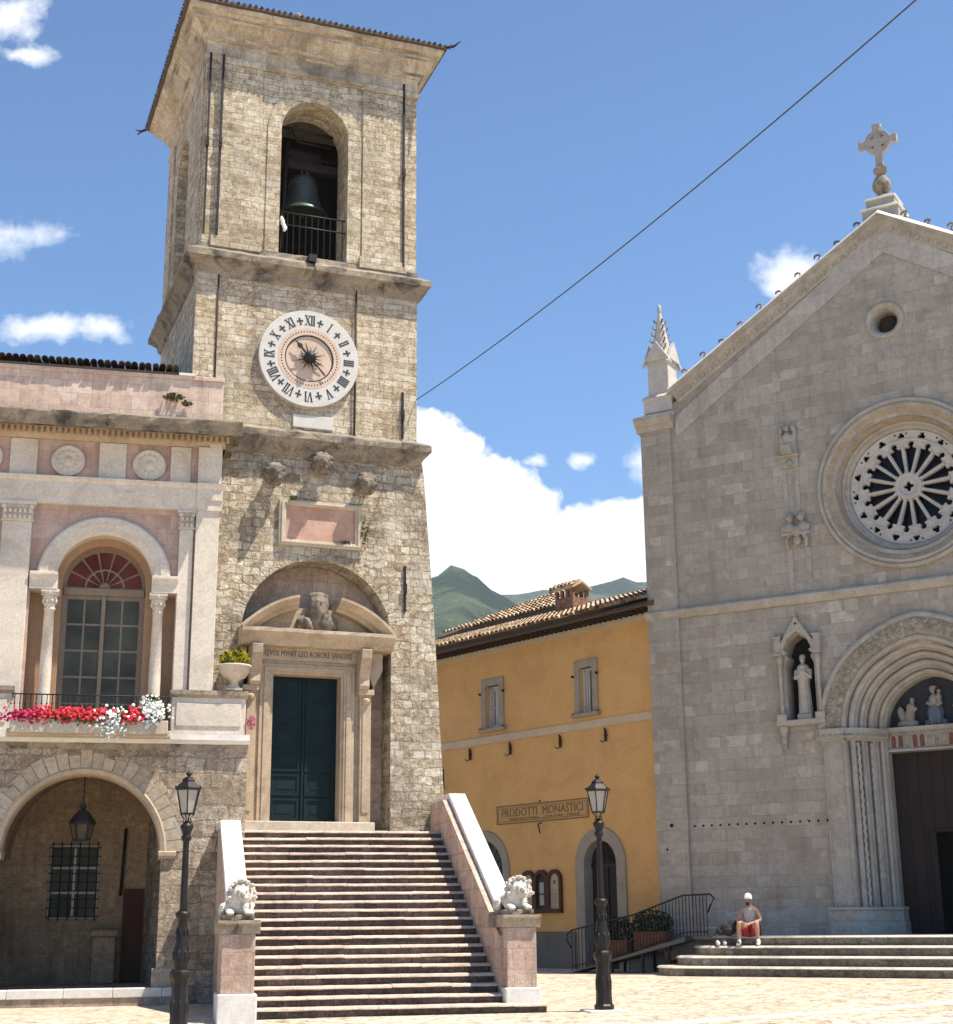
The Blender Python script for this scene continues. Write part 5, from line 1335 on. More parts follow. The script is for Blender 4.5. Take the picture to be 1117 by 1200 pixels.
b.tube([(0, 0, z), (0, 0, z + .35), (-.01, 0, z + .75), (0, 0, z + 1.05), (.0, 0, z + 1.22), (0, .01, z + 1.30)], [.19, .155, .15, .18, .15, .05], 12)
for i in range(7): a = PI * (i / 6); b.tube([(.16 * math.cos(a), .12 * math.sin(a), z), (.12 * math.cos(a), .11 * math.sin(a), z + .9)], [.035, .022], 5)
b.ellip((0, .03, z + 1.40), (.075, .085, .105)); b.ellip((0, .0, z + 1.46), (.085, .09, .07)); b.ellip((0, .11, z + 1.39), (.015, .02, .03), sub=1)
b.tube([(-.17, .02, z + 1.12), (-.20, .08, z + .92), (-.04, .17, z + .98)], [.07, .06, .045], 8); b.tube([(.17, .02, z + 1.12), (.20, .08, z + .92), (.05, .17, z + 1.05)], [.07, .06, .045], 8)
b.box(-.03, .10, .14, .19, z + .92, z + 1.10)
b.blob('figure', M['statue'], st, .013, .008, None, 25)

# ---- carved winged figures
b = MB(); u, z = .72, 13.66
b.ellip((u, .10, z), (.14, .14, .24)); b.ellip((u + .02, .22, z + .30), (.07, .11, .08)); b.ellip((u + .02, .33, z + .28), (.03, .06, .03))
for s in (-1, 1):
    b.ellip((u + s * .17, .05, z + .05), (.07, .08, .34), (0, s * .12, 0)); b.ellip((u + s * .15, .08, z + .32), (.05, .07, .10))
    b.ellip((u + s * .19, .04, z - .25), (.05, .05, .20))
b.box(u - .13, u + .15, 0, .34, z - .42, z - .16)
b.blob('eagle_carving', M['church_trim'], church, .018, .02, None, 20)
b = MB(); b.plate([rect(u - .24, u + .24, 12.92, 13.24)], -.02, .08); b.mould([(0, 13.2), (.16, 13.2), (.18, 13.25), (0, 13.25)], u - .28, u + .28)
for i in range(4): b.ellip((u + .02, .09, 13.05), (.03, .03, .13), (0, i * .8, 0), 1)
b.build('bracket', M['church_trim'], church); b = MB()
for q in (-.16, .16): b.plate([rect(u + q - .055, u + q + .055, 11.75, 12.92)], -.02, .02); b.cut()
b.build('bracket_shaft', M['church_trim'], church)
b = MB(); z = 11.25; u = .80
for s in (-1, 1):
    b.ellip((u + s * .19, .10, z), (.16, .13, .20)); b.ellip((u + s * .15, .14, z + .30), (.105, .12, .115)); b.ellip((u + s * .14, .22, z + .27), (.06, .06, .07)); b.ellip((u + s * .15, .08, z + .38), (.12, .10, .06))
    b.tube([(u + s * .33, .1, z + .08), (u + s * .36, .16, z - .14), (u + s * .12, .24, z - .14)], [.07, .055, .045], 7); b.tube([(u + s * .18, .16, z - .14), (u + s * .27, .16, z - .3), (u + s * .24, .12, z - .52)], [.07, .055, .04], 7)
b.ellip((u, .12, z - .05), (.2, .1, .14)); b.ellip((u, .08, z - .3), (.12, .06, .14))
b.blob('twin_figure_carving', M['church_trim'], church, .018, .02, None, 20)
b = MB()
for q in (-.24, .24): b.plate([rect(u + q - .07, u + q + .07, 9.6, 10.75)], -.02, .02); b.cut()
b.build('bracket_shaft', M['church_trim'], church)

# ---- corner pinnacles
def pinnacle(uc):
    wc_ = -.35
    b = MB(); b.box(uc - .46, uc + .46, wc_ - .45, wc_ + .47, 15.0, 15.12); b.box(uc - .42, uc + .42, wc_ - .42, wc_ + .42, 15.16, 15.52)
    b.ringmould(uc - .42, uc + .42, wc_ - .42, wc_ + .42, [(0, 15.5), (.04, 15.54), (.04, 15.60), (-.06, 15.70)]); b.box(uc - .31, uc + .31, wc_ - .31, wc_ + .31, 15.6, 16.75)
    p = b.build('pinnacle', M['tracery'], church, .012)
    b = MB()
    for ax in range(2):
        for s in (-1, 1):
            t = MB(); t.plate([[(-.42, 16.55), (-.32, 16.72), (.32, 16.72), (.42, 16.55), (.44, 16.62), (0, 17.30), (-.44, 16.62)]], .30, .40)
            for v in t.v:
                x_, y_, z_ = v[0], -v[1] * s, v[2]
            vs = [((uc + v[0], wc_ + (-v[1]) * s, v[2]) if ax == 0 else (uc + (-v[1]) * s, wc_ + v[0], v[2])) for v in t.v]
            b.add(vs, t.f); b.cut()
    b.build('gablet', M['tracery'], p, .008)
    b = MB(); b.lathe([(.40, 16.75), (.26, 17.1), (.14, 17.75), (.05, 18.25), (.04, 18.3)], uc, wc_, 8, False, rot=PI / 8); b.lathe([(.04, 18.28), (.08, 18.34), (.03, 18.40), (.06, 18.46), (0, 18.54)], uc, wc_, 8); b.build('spire', M['tracery'], p)
    for i in range(5):
        t = i / 5; z_ = 17.12 + t * 1.02; r = .30 * (1 - t) + .07 * t
        for a in range(4):
            aa = PI / 4 + a * PI / 2
            b = MB(); c, s_ = math.cos(aa), math.sin(aa); b.tube([(uc + c * r * .7, wc_ + s_ * r * .7, z_), (uc + c * (r + .05), wc_ + s_ * (r + .05), z_ + .04), (uc + c * (r + .06), wc_ + s_ * (r + .06), z_ + .10)], [.035, .035, .03], 5); b.build('crocket', M['cornice'], p)
pinnacle(-2.93); pinnacle(10.17)
# cross on its base at the gable tip
b = MB(); w_ = -.35; uc = 3.66
b.box(uc - .48, uc + .48, w_ - .45, w_ + .42, 18.9, 19.60); b.box(uc - .38, uc + .38, w_ - .36, w_ + .34, 19.66, 19.92)
cross = b.build('cross_base', M['church_trim'], church, .012)
b = MB()
b.ringmould(uc - .48, uc + .48, w_ - .45, w_ + .42, [(0, 19.58), (.05, 19.60), (.05, 19.62), (-.08, 19.70)]); b.cut(); b.ringmould(uc - .38, uc + .38, w_ - .36, w_ + .34, [(0, 19.9), (.04, 19.92), (.04, 19.94), (-.10, 20.02)])
b.build('base_ledge', M['coping'], cross)
b = MB(); b.lathe([(.24, 19.99), (.22, 20.08), (.12, 20.13), (.14, 20.2), (.25, 20.34), (.24, 20.48), (.16, 20.66), (.11, 20.72), (.13, 20.78), (.19, 20.84), (.18, 20.92), (.12, 20.97), (.10, 21.0)], uc, w_, 14); b.build('baluster_shaft', M['cornice'], cross)
b = MB(); z = 21.72; hs = []
cr = [(-.085, -.72), (.085, -.72), (.10, -.33), (.33, -.10), (.50, -.085), (.50, .085), (.33, .10), (.10, .33), (.085, .50), (-.085, .50), (-.10, .33), (-.33, .10), (-.50, .085), (-.50, -.085), (-.33, -.10), (-.10, -.33)]
pts = []
def A(a0, a1, n=7): return [(.35 * math.cos(rad(a0 + (a1 - a0) * i / n)), .35 * math.sin(rad(a0 + (a1 - a0) * i / n))) for i in range(n + 1)]
out = [(.09, -.72)] + A(-75, -17) + [(.42, -.085), (.42, -.12), (.52, -.12), (.52, .12), (.42, .12), (.42, .085)] + A(17, 73) + [(.085, .42), (.12, .42), (.12, .53), (-.12, .53), (-.12, .42), (-.085, .42)] + A(107, 163) + [(-.42, .085), (-.42, .12), (-.52, .12), (-.52, -.12), (-.42, -.12), (-.42, -.085)] + A(197, 255) + [(-.09, -.72)]
hl = [[(x * sx, y * sy) for x, y in ((.09, .10), (.19, .12), (.12, .20))] for sx in (1, -1) for sy in (1, -1)]
tr = lambda lp: [(uc + x, z + y) for x, y in lp]
b.plate([tr(out)] + [tr(h) for h in hl], w_ - .07, w_ + .07); b.build('cross', M['church_trim'], cross, .01)

# ---- church steps
csteps = thing('church_steps', 'four long grey stone steps in front of the church, corner cut off', 'steps', FC[0], FC[1])
W3 = 3.0
random.seed(30)
for k in range(4):
    zt = .52 + .22 * k; wf = W3 - .34 * k; uL = -2.62 + .34 * k
    def poly(g): return [(12.5, wf + g), (uL + .75, wf + g), (uL + .30 - g * .5, wf - .28 + g * .6), (uL - g, wf - .75), (uL - g, .0 - .3 if k == 3 else .0), (12.5, -.3)]
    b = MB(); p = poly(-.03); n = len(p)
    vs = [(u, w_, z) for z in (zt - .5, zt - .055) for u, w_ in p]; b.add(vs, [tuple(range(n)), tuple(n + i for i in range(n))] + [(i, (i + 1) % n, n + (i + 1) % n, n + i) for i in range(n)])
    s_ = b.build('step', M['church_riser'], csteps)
    b = MB()
    lay = [(0.0, zt - .057), (.022, zt - .05), (.022, zt - .04), (-.03, zt - .004), (-.045, zt)]
    P_ = [poly(g) for g, z in lay]; n = len(P_[0])
    # split the long front edge so it can be worn
    def dense(p, seed):
        rnd = random.Random(seed); out = []
        m = 60
        for i in range(m): t = i / m; out.append((p[0][0] + (p[1][0] - p[0][0]) * t, p[0][1] + rnd.uniform(-.010, .006)))
        return out + p[1:]
    D = [dense(p, 100 + k) for p in P_]; n = len(D[0])
    vs = [(u, w_, z) for d, (g, z) in zip(D, lay) for u, w_ in d]
    b.add(vs, [(r * n + i, r * n + (i + 1) % n, (r + 1) * n + (i + 1) % n, (r + 1) * n + i) for r in range(len(lay) - 1) for i in range(n)] + [tuple(range(n)), tuple((len(lay) - 1) * n + i for i in range(n))])
    b.build('nosing', M['church_step'], s_)
# ================================================================ ochre house
house = thing('ochre_house', 'two storey ochre plastered house with clay tile roof between the tower and the church', 'house', FY[0], FY[1])
YL, YR = -13.5, -.02
b = MB()
door_hole = arch_loop(-3.08, -1.80, .2, 3.05, 24); win_hole = arch_loop(-8.35, -6.52, 1.2, 3.0, 24)
w1 = rect(-7.22, -6.62, 7.20, 8.50); w2 = rect(-3.05, -2.55, 7.20, 8.50)
b.plate([rect(YL, YR, -.3, 9.72), door_hole, win_hole, w1, w2], -.35, 0.0)
b.build('front_wall', M['yellow'], house)
b = MB(); b.box(YL, -1.2, -9, -.36, -.3, 9.7); b.build('body', M['black'], house)
b = MB(); b.box(YL, -3.46, -.02, .035, -.3, 1.28); b.cut(); b.box(-1.44, YR, -.02, .035, -.3, 1.28); b.build('dado', M['dado'], house)
b = MB(); b.box(YL, YR, -.02, .03, 6.76, 6.98); b.build('string_band', M['cream'], house)
b = MB(); b.box(YL, YR, -.02, .04, 9.50, 9.72); b.build('eaves_band', M['cream'], house)
b = MB()
b.plate([arch_loop(-3.42, -1.46, .2, 3.05, 30), arch_loop(-3.07, -1.81, .2, 3.05, 30)], -.3, .05); dr = b.build('arched_door', M['grey_frame'], house, .01)
b = MB()
b.plate([arch_loop(-3.08, -1.80, .2, 3.05, 24)], -.33, -.27); b.build('leaf', M['wood_dark'], dr)
b = MB()
for i in range(7):
    a = PI * (i + .5) / 7; b.tube([(-2.44, -.24, 3.05), (-2.44 + .6 * math.cos(a), -.24, 3.05 + .6 * math.sin(a))], .014, 5)
for r in (.25, .42, .6): b.sweep_arc(-2.44, 3.05, [(r + .012, -.26), (r, -.22), (r - .012, -.26)], n=20)
b.box(-3.06, -1.82, -.28, -.22, 2.98, 3.06); b.box(-2.46, -2.42, -.28, -.235, .3, 3.0)
b.build('fanlight_grille', M['iron'], dr)
b = MB(); b.plate([arch_loop(-8.62, -6.25, 1.0, 3.0, 30), arch_loop(-8.34, -6.53, 1.2, 3.0, 30)], -.3, .05); aw = b.build('arched_shop_window', M['grey_frame'], house, .01)
b = MB(); b.plate([arch_loop(-8.35, -6.52, 1.2, 3.0, 24)], -.33, -.28); b.build('pane', M['glass'], aw)
b = MB()
for i in range(7):
    a = PI * (i + .5) / 7; b.tube([(-7.43, -.24, 3.0), (-7.43 + .88 * math.cos(a), -.24, 3.0 + .88 * math.sin(a))], .016, 5)
for i in range(5): u = -8.2 + i * .38; b.tube([(u, -.24, 1.2), (u, -.24, 3.0)], .014, 5)
b.box(-8.34, -6.53, -.27, -.22, 2.95, 3.03); b.build('grille', M['iron'], aw)
def win(u0, u1, z0, z1, open_):
    b = MB(); b.plate([rect(u0 - .22, u1 + .22, z0 - .02, z1 + .22), rect(u0 - .002, u1 + .002, z0, z1)], -.2, .05); f = b.build('window', M['grey_frame'], house, .01)
    b = MB(); b.mould([(-.3, z0 - .10), (.12, z0 - .10), (.14, z0 - .06), (.14, z0 + .0), (-.3, z0 + .02)], u0 - .30, u1 + .30); b.build('sill', M['grey_frame'], f)
    b = MB(); b.box(u0, u1, -.34, -.30, z0, z1); b.build('pane', M['glass'], f)
    b = MB(); um = (u0 + u1) / 2; w_ = u1 - u0
    b.box(u0, u0 + .05, -.29, -.10, z0, z1); b.box(u1 - .05, u1, -.29, -.10, z0, z1); b.box(u0 + .05, u1 - .05, -.29, -.12, z1 - .06, z1); b.box(u0 + .05, u1 - .05, -.29, -.12, z0, z0 + .06)
    b.build('frame', M['white_paint'], f, .006)
    for a0, a1 in ((u0 + .05, um - (.0 if not open_ else .06)), (um + .02, u1 - .05)):
        b = MB(); d = 0 if open_ else .06
        b.plate([rect(a0, a1, z0 + .06, z1 - .06), rect(a0 + .055, a1 - .055, z0 + .13, z1 - .13)], -.24, -.18); b.box(a0 + .05, a1 - .05, -.23, -.19, (z0 + z1) / 2 - .02, (z0 + z1) / 2 + .02)
        cs = b.build('casement', M['white_paint'], f, .005)
        if a0 < um - .1 and not open_:
            b = MB(); b.box(a0 + .05, a1 - .05, -.265, -.255, z0 + .12, z1 - .12); b.build('curtain', M['cloth_white'], cs)
    b = MB()
    for sx in (-1, 1):
        for z in (z0 - .02, z1 - .25): x = u0 - .24 if sx < 0 else u1 + .24; b.box(x - .02, x + .02, .04, .12, z, z + .06); b.cut()
    b.build('shutter_hook', M['iron'], f)
win(-7.22, -6.62, 7.20, 8.50, False); win(-3.05, -2.55, 7.20, 8.50, True)
hk = None
for u in (-9.85, -8.01, -6.12, -3.92, -2.06):
    b = MB(); b.box(u - .02, u + .02, .0, .08, 6.34, 6.66); b.box(u - .05, u + .05, .0, .06, 6.48, 6.53); b.tube([(u, .06, 6.36), (u, .16, 6.30), (u - .07, .18, 6.36)], .018, 5); b.ellip((u, .06, 6.68), (.035, .035, .035), sub=1); b.build('wall_anchor', M['rust'], house)
b = MB(); b.tube([(-9.3, .05, 5.55), (-8.75, .5, 6.1)], .025, 5); b.build('wall_bracket', M['rust'], house)
# painted sign
b = MB(); su0, su1, sz0, sz1 = -6.80, -2.84, 4.32, 4.86
b.plate([rect(su0, su1, sz0, sz1)], -.01, .012); sg = b.build('painted_sign', M['sign'], house)
b = MB(); b.plate([rect(su0, su1, sz0, sz1), rect(su0 + .035, su1 - .035, sz0 + .03, sz1 - .03)], .008, .020); b.plate([rect(su0 + .07, su1 - .07, sz0 + .07, sz1 - .07), rect(su0 + .09, su1 - .09, sz0 + .085, sz1 - .085)], .008, .016); b.build('sign_border', M['signtext'], sg)
text_mesh('lettering', 'PRODOTTI  MONASTICI', .23, (su0 + su1) / 2, .018, 4.64, M['signtext'], sg, 3.5)
text_mesh('small_lettering', 'ERBORISTERIA - LIQUORI - MIELE', .07, (su0 + su1) / 2 + .1, .018, 4.445, M['signtext'], sg, 3.0)
b = MB(); b.tube([(-4.85, .0, 4.27), (-4.85, .12, 4.25), (-4.75, .14, 3.98)], .022, 5); b.ellip((-4.86, .03, 4.9), (.03, .03, .03), sub=1); b.build('sign_hook', M['rust'], sg)
# notice boards: one framed triple board hung on the wall
nb = thing('notice_board', 'dark wooden triple arched notice board hung on the ochre wall', 'notice board', world_of(FY, -4.85, .0, 1.80), FY[1])
fr = MB(); pw = .54
for i in range(3):
    u0 = -.84 + i * .56; fr.plate([arch_loop(u0, u0 + pw + .04, 0, .88, 16), arch_loop(u0 + .09, u0 + pw - .05, .10, .86, 16)], .0, .10)
fr.box(-.84, .86, .0, .098, -.02, .10); fr.build('frame', M['redwood'], nb, .008)
for i in range(3):
    u0 = -.84 + i * .56; b = MB(); b.plate([arch_loop(u0 + .08, u0 + pw - .04, .09, .86, 16)], .0, .03); b.build('panel', M['paper'] if i != 1 else M['iron'], nb)
    b = MB()
    if i == 1:
        b.box(u0 + .2, u0 + .38, .03, .04, .52, .82); b.cut(); b.box(u0 + .2, u0 + .38, .03, .04, .2, .48); b.build('sheet', M['paper2'], nb)
    else:
        for r in range(9): b.box(u0 + .15, u0 + .15 + random.uniform(.16, .26), .03, .034, .16 + r * .055, .175 + r * .055)
        b.plate([circ(u0 + .27, .82, .06, 12)], .03, .034); b.build('print', M['signtext'], nb)
# eaves, gutter and clay tiles
b = MB(); b.mould([(.62, 9.72), (.64, 9.80), (-4.3, 11.48), (-9.3, 9.75), (-9.3, 9.66), (-4.3, 11.36), (-.0, 9.72)], YL, .35); rf = b.build('roof', M['tiles_dark'], house)
tile_roof('roof_tiles', M['tiles'], rf, YL, .35, .72, 9.86, -4.2, 11.53, .205, .42, .09)
b = MB()
for i in range(66):
    u = YL + .1 + i * .205; b.box(u, u + .08, 0, .52, 9.655, 9.715)
b.build('rafter_ends', M['wood_dark'], rf)
b = MB(); b.tube([(YL, .73, 9.755), (.35, .73, 9.755)], .038, 8); b.build('gutter', M['rust'], rf)
ch = MB(); cu_, cw_ = -6.5, -3.0
ch.box(cu_ - .42, cu_ + .42, cw_ - .35, cw_ + .35, 10.6, 11.50); chim = ch.build('chimney', M['brick'], rf)
b = MB()
for x in (-.36, -.12, .12, .36):
    for y in (-.3, .3): b.box(cu_ + x - .05, cu_ + x + .05, cw_ + y - .05, cw_ + y + .05, 11.5, 11.76); b.cut()
b.build('chimney_pillar', M['brick'], chim)
b = MB(); b.mould([(.42, 11.76), (0, 11.98), (-.42, 11.76), (-.42, 11.82), (0, 12.05), (.42, 11.82)], cu_ - .5, cu_ + .5)
v = b.v; b.v = [(x, y + 0 - cw_, z) for x, y, z in v]; b.build('chimney_cap', M['cream'], chim)
tile_roof('chimney_tile', M['tiles'], chim, cu_ - .52, cu_ + .52, cw_ + .46, 11.82, cw_, 12.06, .17, .24, .07)
# neighbour roof rising behind
nbh = thing('rear_house', 'taller house with a hipped clay tile roof rising behind the ochre house', 'house', world_of(FY, -10.7, -6, 0), FY[1])
b = MB(); b.box(-3.6, 3.6, -3.5, 1.8, 0, 11.62); b.build('wall', M['yellow'], nbh)
b = MB(); hx, hy, ze, zr = 3.95, 2.1, 11.62, 12.82
b.add([(-hx, hy, ze), (hx, hy, ze), (hx, -hy - 1.6, ze), (-hx, -hy - 1.6, ze), (-.1, -.2, zr), (.4, -.2, zr), (-hx, hy, ze - .08), (hx, hy, ze - .08), (hx, -hy - 1.6, ze - .08), (-hx, -hy - 1.6, ze - .08)], [(0, 1, 5, 4), (1, 2, 5), (2, 3, 4, 5), (3, 0, 4), (0, 1, 7, 6), (1, 2, 8, 7), (2, 3, 9, 8), (3, 0, 6, 9), (6, 7, 8, 9)])
rf2 = b.build('roof', M['tiles_dark'], nbh)
Ls = math.hypot(hy + .2, zr - ze)
def trim(u, s): t = s / Ls; return -hx + t * (hx - .1) < u < hx - t * (hx - .4)
tile_roof('roof_tiles', M['tiles'], rf2, -hx, hx, hy + .06, ze + .05, -.2, zr + .05, .21, .30, .09, trim)
b = MB(); b.box(.05, .33, -.2, .2, 12.1, 12.95); b.build('chimney', M['brick'], rf2)

# ================================================================ street lamps
def lamp():
    L = thing('street_lamp', '', 'street lamp')
    b = MB(); b.box(-.36, .36, -.30, .30, -.06, .035); b.build('base_slab', M['coping'], L, .01)
    b = MB()
    b.lathe([(.175, .03), (.175, .10), (.15, .13), (.142, .20), (.132, .5), (.128, .80), (.135, .86), (.16, .90), (.172, .95), (.16, 1.0), (.12, 1.03)], 0, 0, 8, False, rot=PI / 8)
    b.lathe([(.115, 1.0), (.10, 1.06), (.125, 1.14), (.138, 1.24), (.122, 1.36), (.095, 1.46), (.105, 1.50), (.085, 1.54), (.085, 1.6), (.072, 1.78), (.08, 1.80), (.11, 1.83), (.125, 1.87), (.11, 1.90), (.07, 1.93)], 0, 0, 18)
    for i in range(8):
        a = PI / 4 * i; b.ellip((.125 * math.cos(a), .125 * math.sin(a), 1.25), (.028, .028, .10), (0, 0, a), 1); b.ellip((.13 * math.cos(a + .4), .13 * math.sin(a + .4), .45), (.016, .016, .16), (0, 0, 0), 1); b.ellip((.09 * math.cos(a), .09 * math.sin(a), 1.60), (.016, .016, .07), (0, 0, 0), 1)
    b.build('pedestal', M['lampiron'], L)
    b = MB(); b.lathe([(.068, 1.90), (.058, 2.0), (.052, 2.6), (.048, 2.95), (.05, 3.0), (.08, 3.03), (.085, 3.07), (.06, 3.10), (.07, 3.14), (.105, 3.22), (.10, 3.26), (.05, 3.29), (.035, 3.33)], 0, 0, 16); b.build('post', M['lampiron'], L)
    b = MB()
    for i in range(4):
        a = PI / 4 + i * PI / 2; c, s = math.cos(a), math.sin(a); b.tube([(.03 * c, .03 * s, 3.27), (.075 * c, .075 * s, 3.31), (.05 * c, .05 * s, 3.36), (.10 * c, .10 * s, 3.42), (.115 * c, .115 * s, 3.44)], .011, 5)
    b.build('bracket', M['lampiron'], L)
    b = MB(); q = 3.43
    b.lathe([(.115, q), (.12, q + .02), (.0, q + .02)], 0, 0, 6, False)
    for i in range(6): a = PI / 3 * i; b.tube([(.115 * math.cos(a), .115 * math.sin(a), q), (.20 * math.cos(a), .20 * math.sin(a), q + .40)], .011, 5); b.ellip((.225 * math.cos(a), .225 * math.sin(a), q + .43), (.018, .018, .025), sub=1)
    b.lathe([(.21, q + .38), (.235, q + .40), (.23, q + .42), (.14, q + .50), (.115, q + .52), (.115, q + .54), (.10, q + .57), (.05, q + .60), (.02, q + .605), (.02, q + .62)], 0, 0, 6, False)
    b.lathe([(.02, q + .61), (.045, q + .63), (.05, q + .65), (.02, q + .68), (0, q + .71)], 0, 0, 10)
    b.build('lantern_frame', M['lampiron'], L)
    b = MB(); b.lathe([(.104, q + .02), (.192, q + .39)], 0, 0, 6, False); b.build('lantern_glass', M['lampglass'], L)
    b = MB(); b.lathe([(0, q + .02), (.03, q + .03), (.03, q + .08), (.045, q + .12), (.05, q + .18), (.03, q + .22), (0, q + .23)], 0, 0, 12); b.build('lamp_bulb', M['white_paint'], L)
    return L
grp = 'iron street lamps in the piazza'
l1 = lamp(); l1.location = (2.16, 27.35, ground_z(2.16, 27.35)); l1.rotation_euler = (0, 0, rad(14)); tag(l1, 'black iron street lamp standing in front of the ochre house, right of the stairs', 'street lamp', grp)
l2 = copy_tree(l1); l2.location = (-4.72, 24.3, ground_z(-4.72, 24.3)); l2.rotation_euler = (0, 0, rad(38)); tag(l2, 'black iron street lamp standing in front of the town hall arcade, left of the stairs', 'street lamp', grp)

# ================================================================ ramp with railing between house and church steps
ramp = thing('ramp', 'dark metal access ramp rising to the church steps', 'ramp', world_of(FC, -5.3, 2.2, 0), FC[1])
# ramp runs from lower left up to the platform; coordinates in the church frame
A0 = (-5.35, 1.40); A1 = (-2.45, .95)      # (u, w) of near edge
def rz_(t): return .33 + t * (1.16 - .33)
R = MB(); hh = .0
near = [(A0[0] + 5.3, A0[1] - 2.2), (A1[0] + 5.3, A1[1] - 2.2)]
dx, dy = near[1][0] - near[0][0], near[1][1] - near[0][1]; LL = math.hypot(dx, dy); ux, uy = dx / LL, dy / LL; bx_, by_ = uy, -ux   # away from viewer
def rp(t, off, z): return (near[0][0] + dx * t + bx_ * off, near[0][1] + dy * t + by_ * off, z)
vs = [rp(0, 0, rz_(0) - .03), rp(1, 0, rz_(1) - .05), rp(1, 0, rz_(1)), rp(0, 0, rz_(0)), rp(0, 1.2, rz_(0) - .03), rp(1, 1.2, rz_(1) - .05), rp(1, 1.2, rz_(1)), rp(0, 1.2, rz_(0))]
vs[1] = rp(1, 0, rz_(1) - .12); vs[5] = rp(1, 1.2, rz_(1) - .12); R.add(vs, [(0, 1, 2, 3), (4, 5, 6, 7), (3, 2, 6, 7), (0, 1, 5, 4), (0, 3, 7, 4), (1, 2, 6, 5)])
R.build('ramp_deck', M['dado'], ramp)
b = MB()
for t in (.35, .62, .85):
    for off in (.06, 1.14): x, y, z = rp(t, off, 0); b.box(x - .03, x + .03, y - .03, y + .03, .2, rz_(t) - .02); b.cut()
b.build('ramp_leg', M['iron'], ramp)
def rail(name, pts, label, n):
    """handrail through pts (u,w,z of foot) 0.95 m high with balusters"""
    rt = thing('handrail', label, 'railing', world_of(FC, pts[0][0], pts[0][1], 0), FC[1])
    o = pts[0]; P = [Vector((p[0] - o[0], p[1] - o[1], p[2])) for p in pts]
    b = MB(); H_ = .98; a, e = P[0], P[-1]
    top = [p + Vector((0, 0, H_)) for p in P]
    d0 = (P[0] - P[1]).normalized(); d1 = (P[-1] - P[-2]).normalized()
    pre = [P[0] + Vector((0, 0, .55)) + d0 * .02, P[0] + Vector((0, 0, .78)) + d0 * .14, P[0] + Vector((0, 0, .92)) + d0 * .12]
    post = [P[-1] + Vector((0, 0, H_ + .01)) + d1 * .10, P[-1] + Vector((0, 0, .88)) + d1 * .20, P[-1] + Vector((0, 0, .72)) + d1 * .10, P[-1] + Vector((0, 0, .55)) + d1 * .02]
    b.tube([tuple(q) for q in pre + top + post], .022, 7); b.tube([tuple(p + Vector((0, 0, .10))) for p in P], .014, 6); b.build('top_rail', M['iron'], rt)
    tot = sum((P[i + 1] - P[i]).length for i in range(len(P) - 1)); proto = None
    for k in range(n + 1):
        s = tot * k / n
        for i in range(len(P) - 1):
            L = (P[i + 1] - P[i]).length
            if s <= L + 1e-6: break
            s -= L
        q = P[i] + (P[i + 1] - P[i]) * min(1, s / L)
        if proto is None: b = MB(); b.tube([(0, 0, 0), (0, 0, H_)], .012, 5); proto = b.build('baluster', M['iron'], rt); c = proto
        else: c = proto.copy(); COL.objects.link(c)
        c.location = (q.x, -q.y, q.z)
    return rt
rail('h', [(A0[0], A0[1], .35), (A0[0] + 1.6, A0[1] - .30, .35 + .36), (A1[0], A1[1] + .02, 1.16), (A1[0] + .62, A1[1] + .02, 1.17)], 'black iron handrail along the near edge of the ramp, ending at the church steps', 40)
rail('h', [(A0[0] + .6, A0[1] - 1.2, .40), (A0[0] + 2.1, A0[1] - 1.45, .72), (A1[0] + .0, A1[1] - 1.1, 1.16)], 'black iron handrail along the wall side of the ramp, behind the planters', 30)
# planters behind the railing
def planter(u, w, z, lbl, mat, hgt, n, seed):
    t = thing('planter', lbl, 'planter', world_of(FC, u, w, z), FC[1])
    b = MB(); b.mould([(-.20, 0), (.20, 0), (.24, .42), (-.24, .42)], -.42, .42); b.box(-.45, .45, -.26, .26, .40, .46); b.build('pot', mat, t, .01)
    tuft('foliage', 0, 0, .46 + hgt * .45, .58, hgt * .62, n * 2, M['leaf_dark'], t, .055, seed, ry=.3)
planter(-4.45, .75, .62, 'terracotta planter of dark shrubs on the ramp, left one of the pair', M['terracotta'], .55, 420, 51)
planter(-3.45, .62, .82, 'terracotta planter of dark shrubs on the ramp, right one next to the church corner', M['terracotta'], .50, 420, 52)
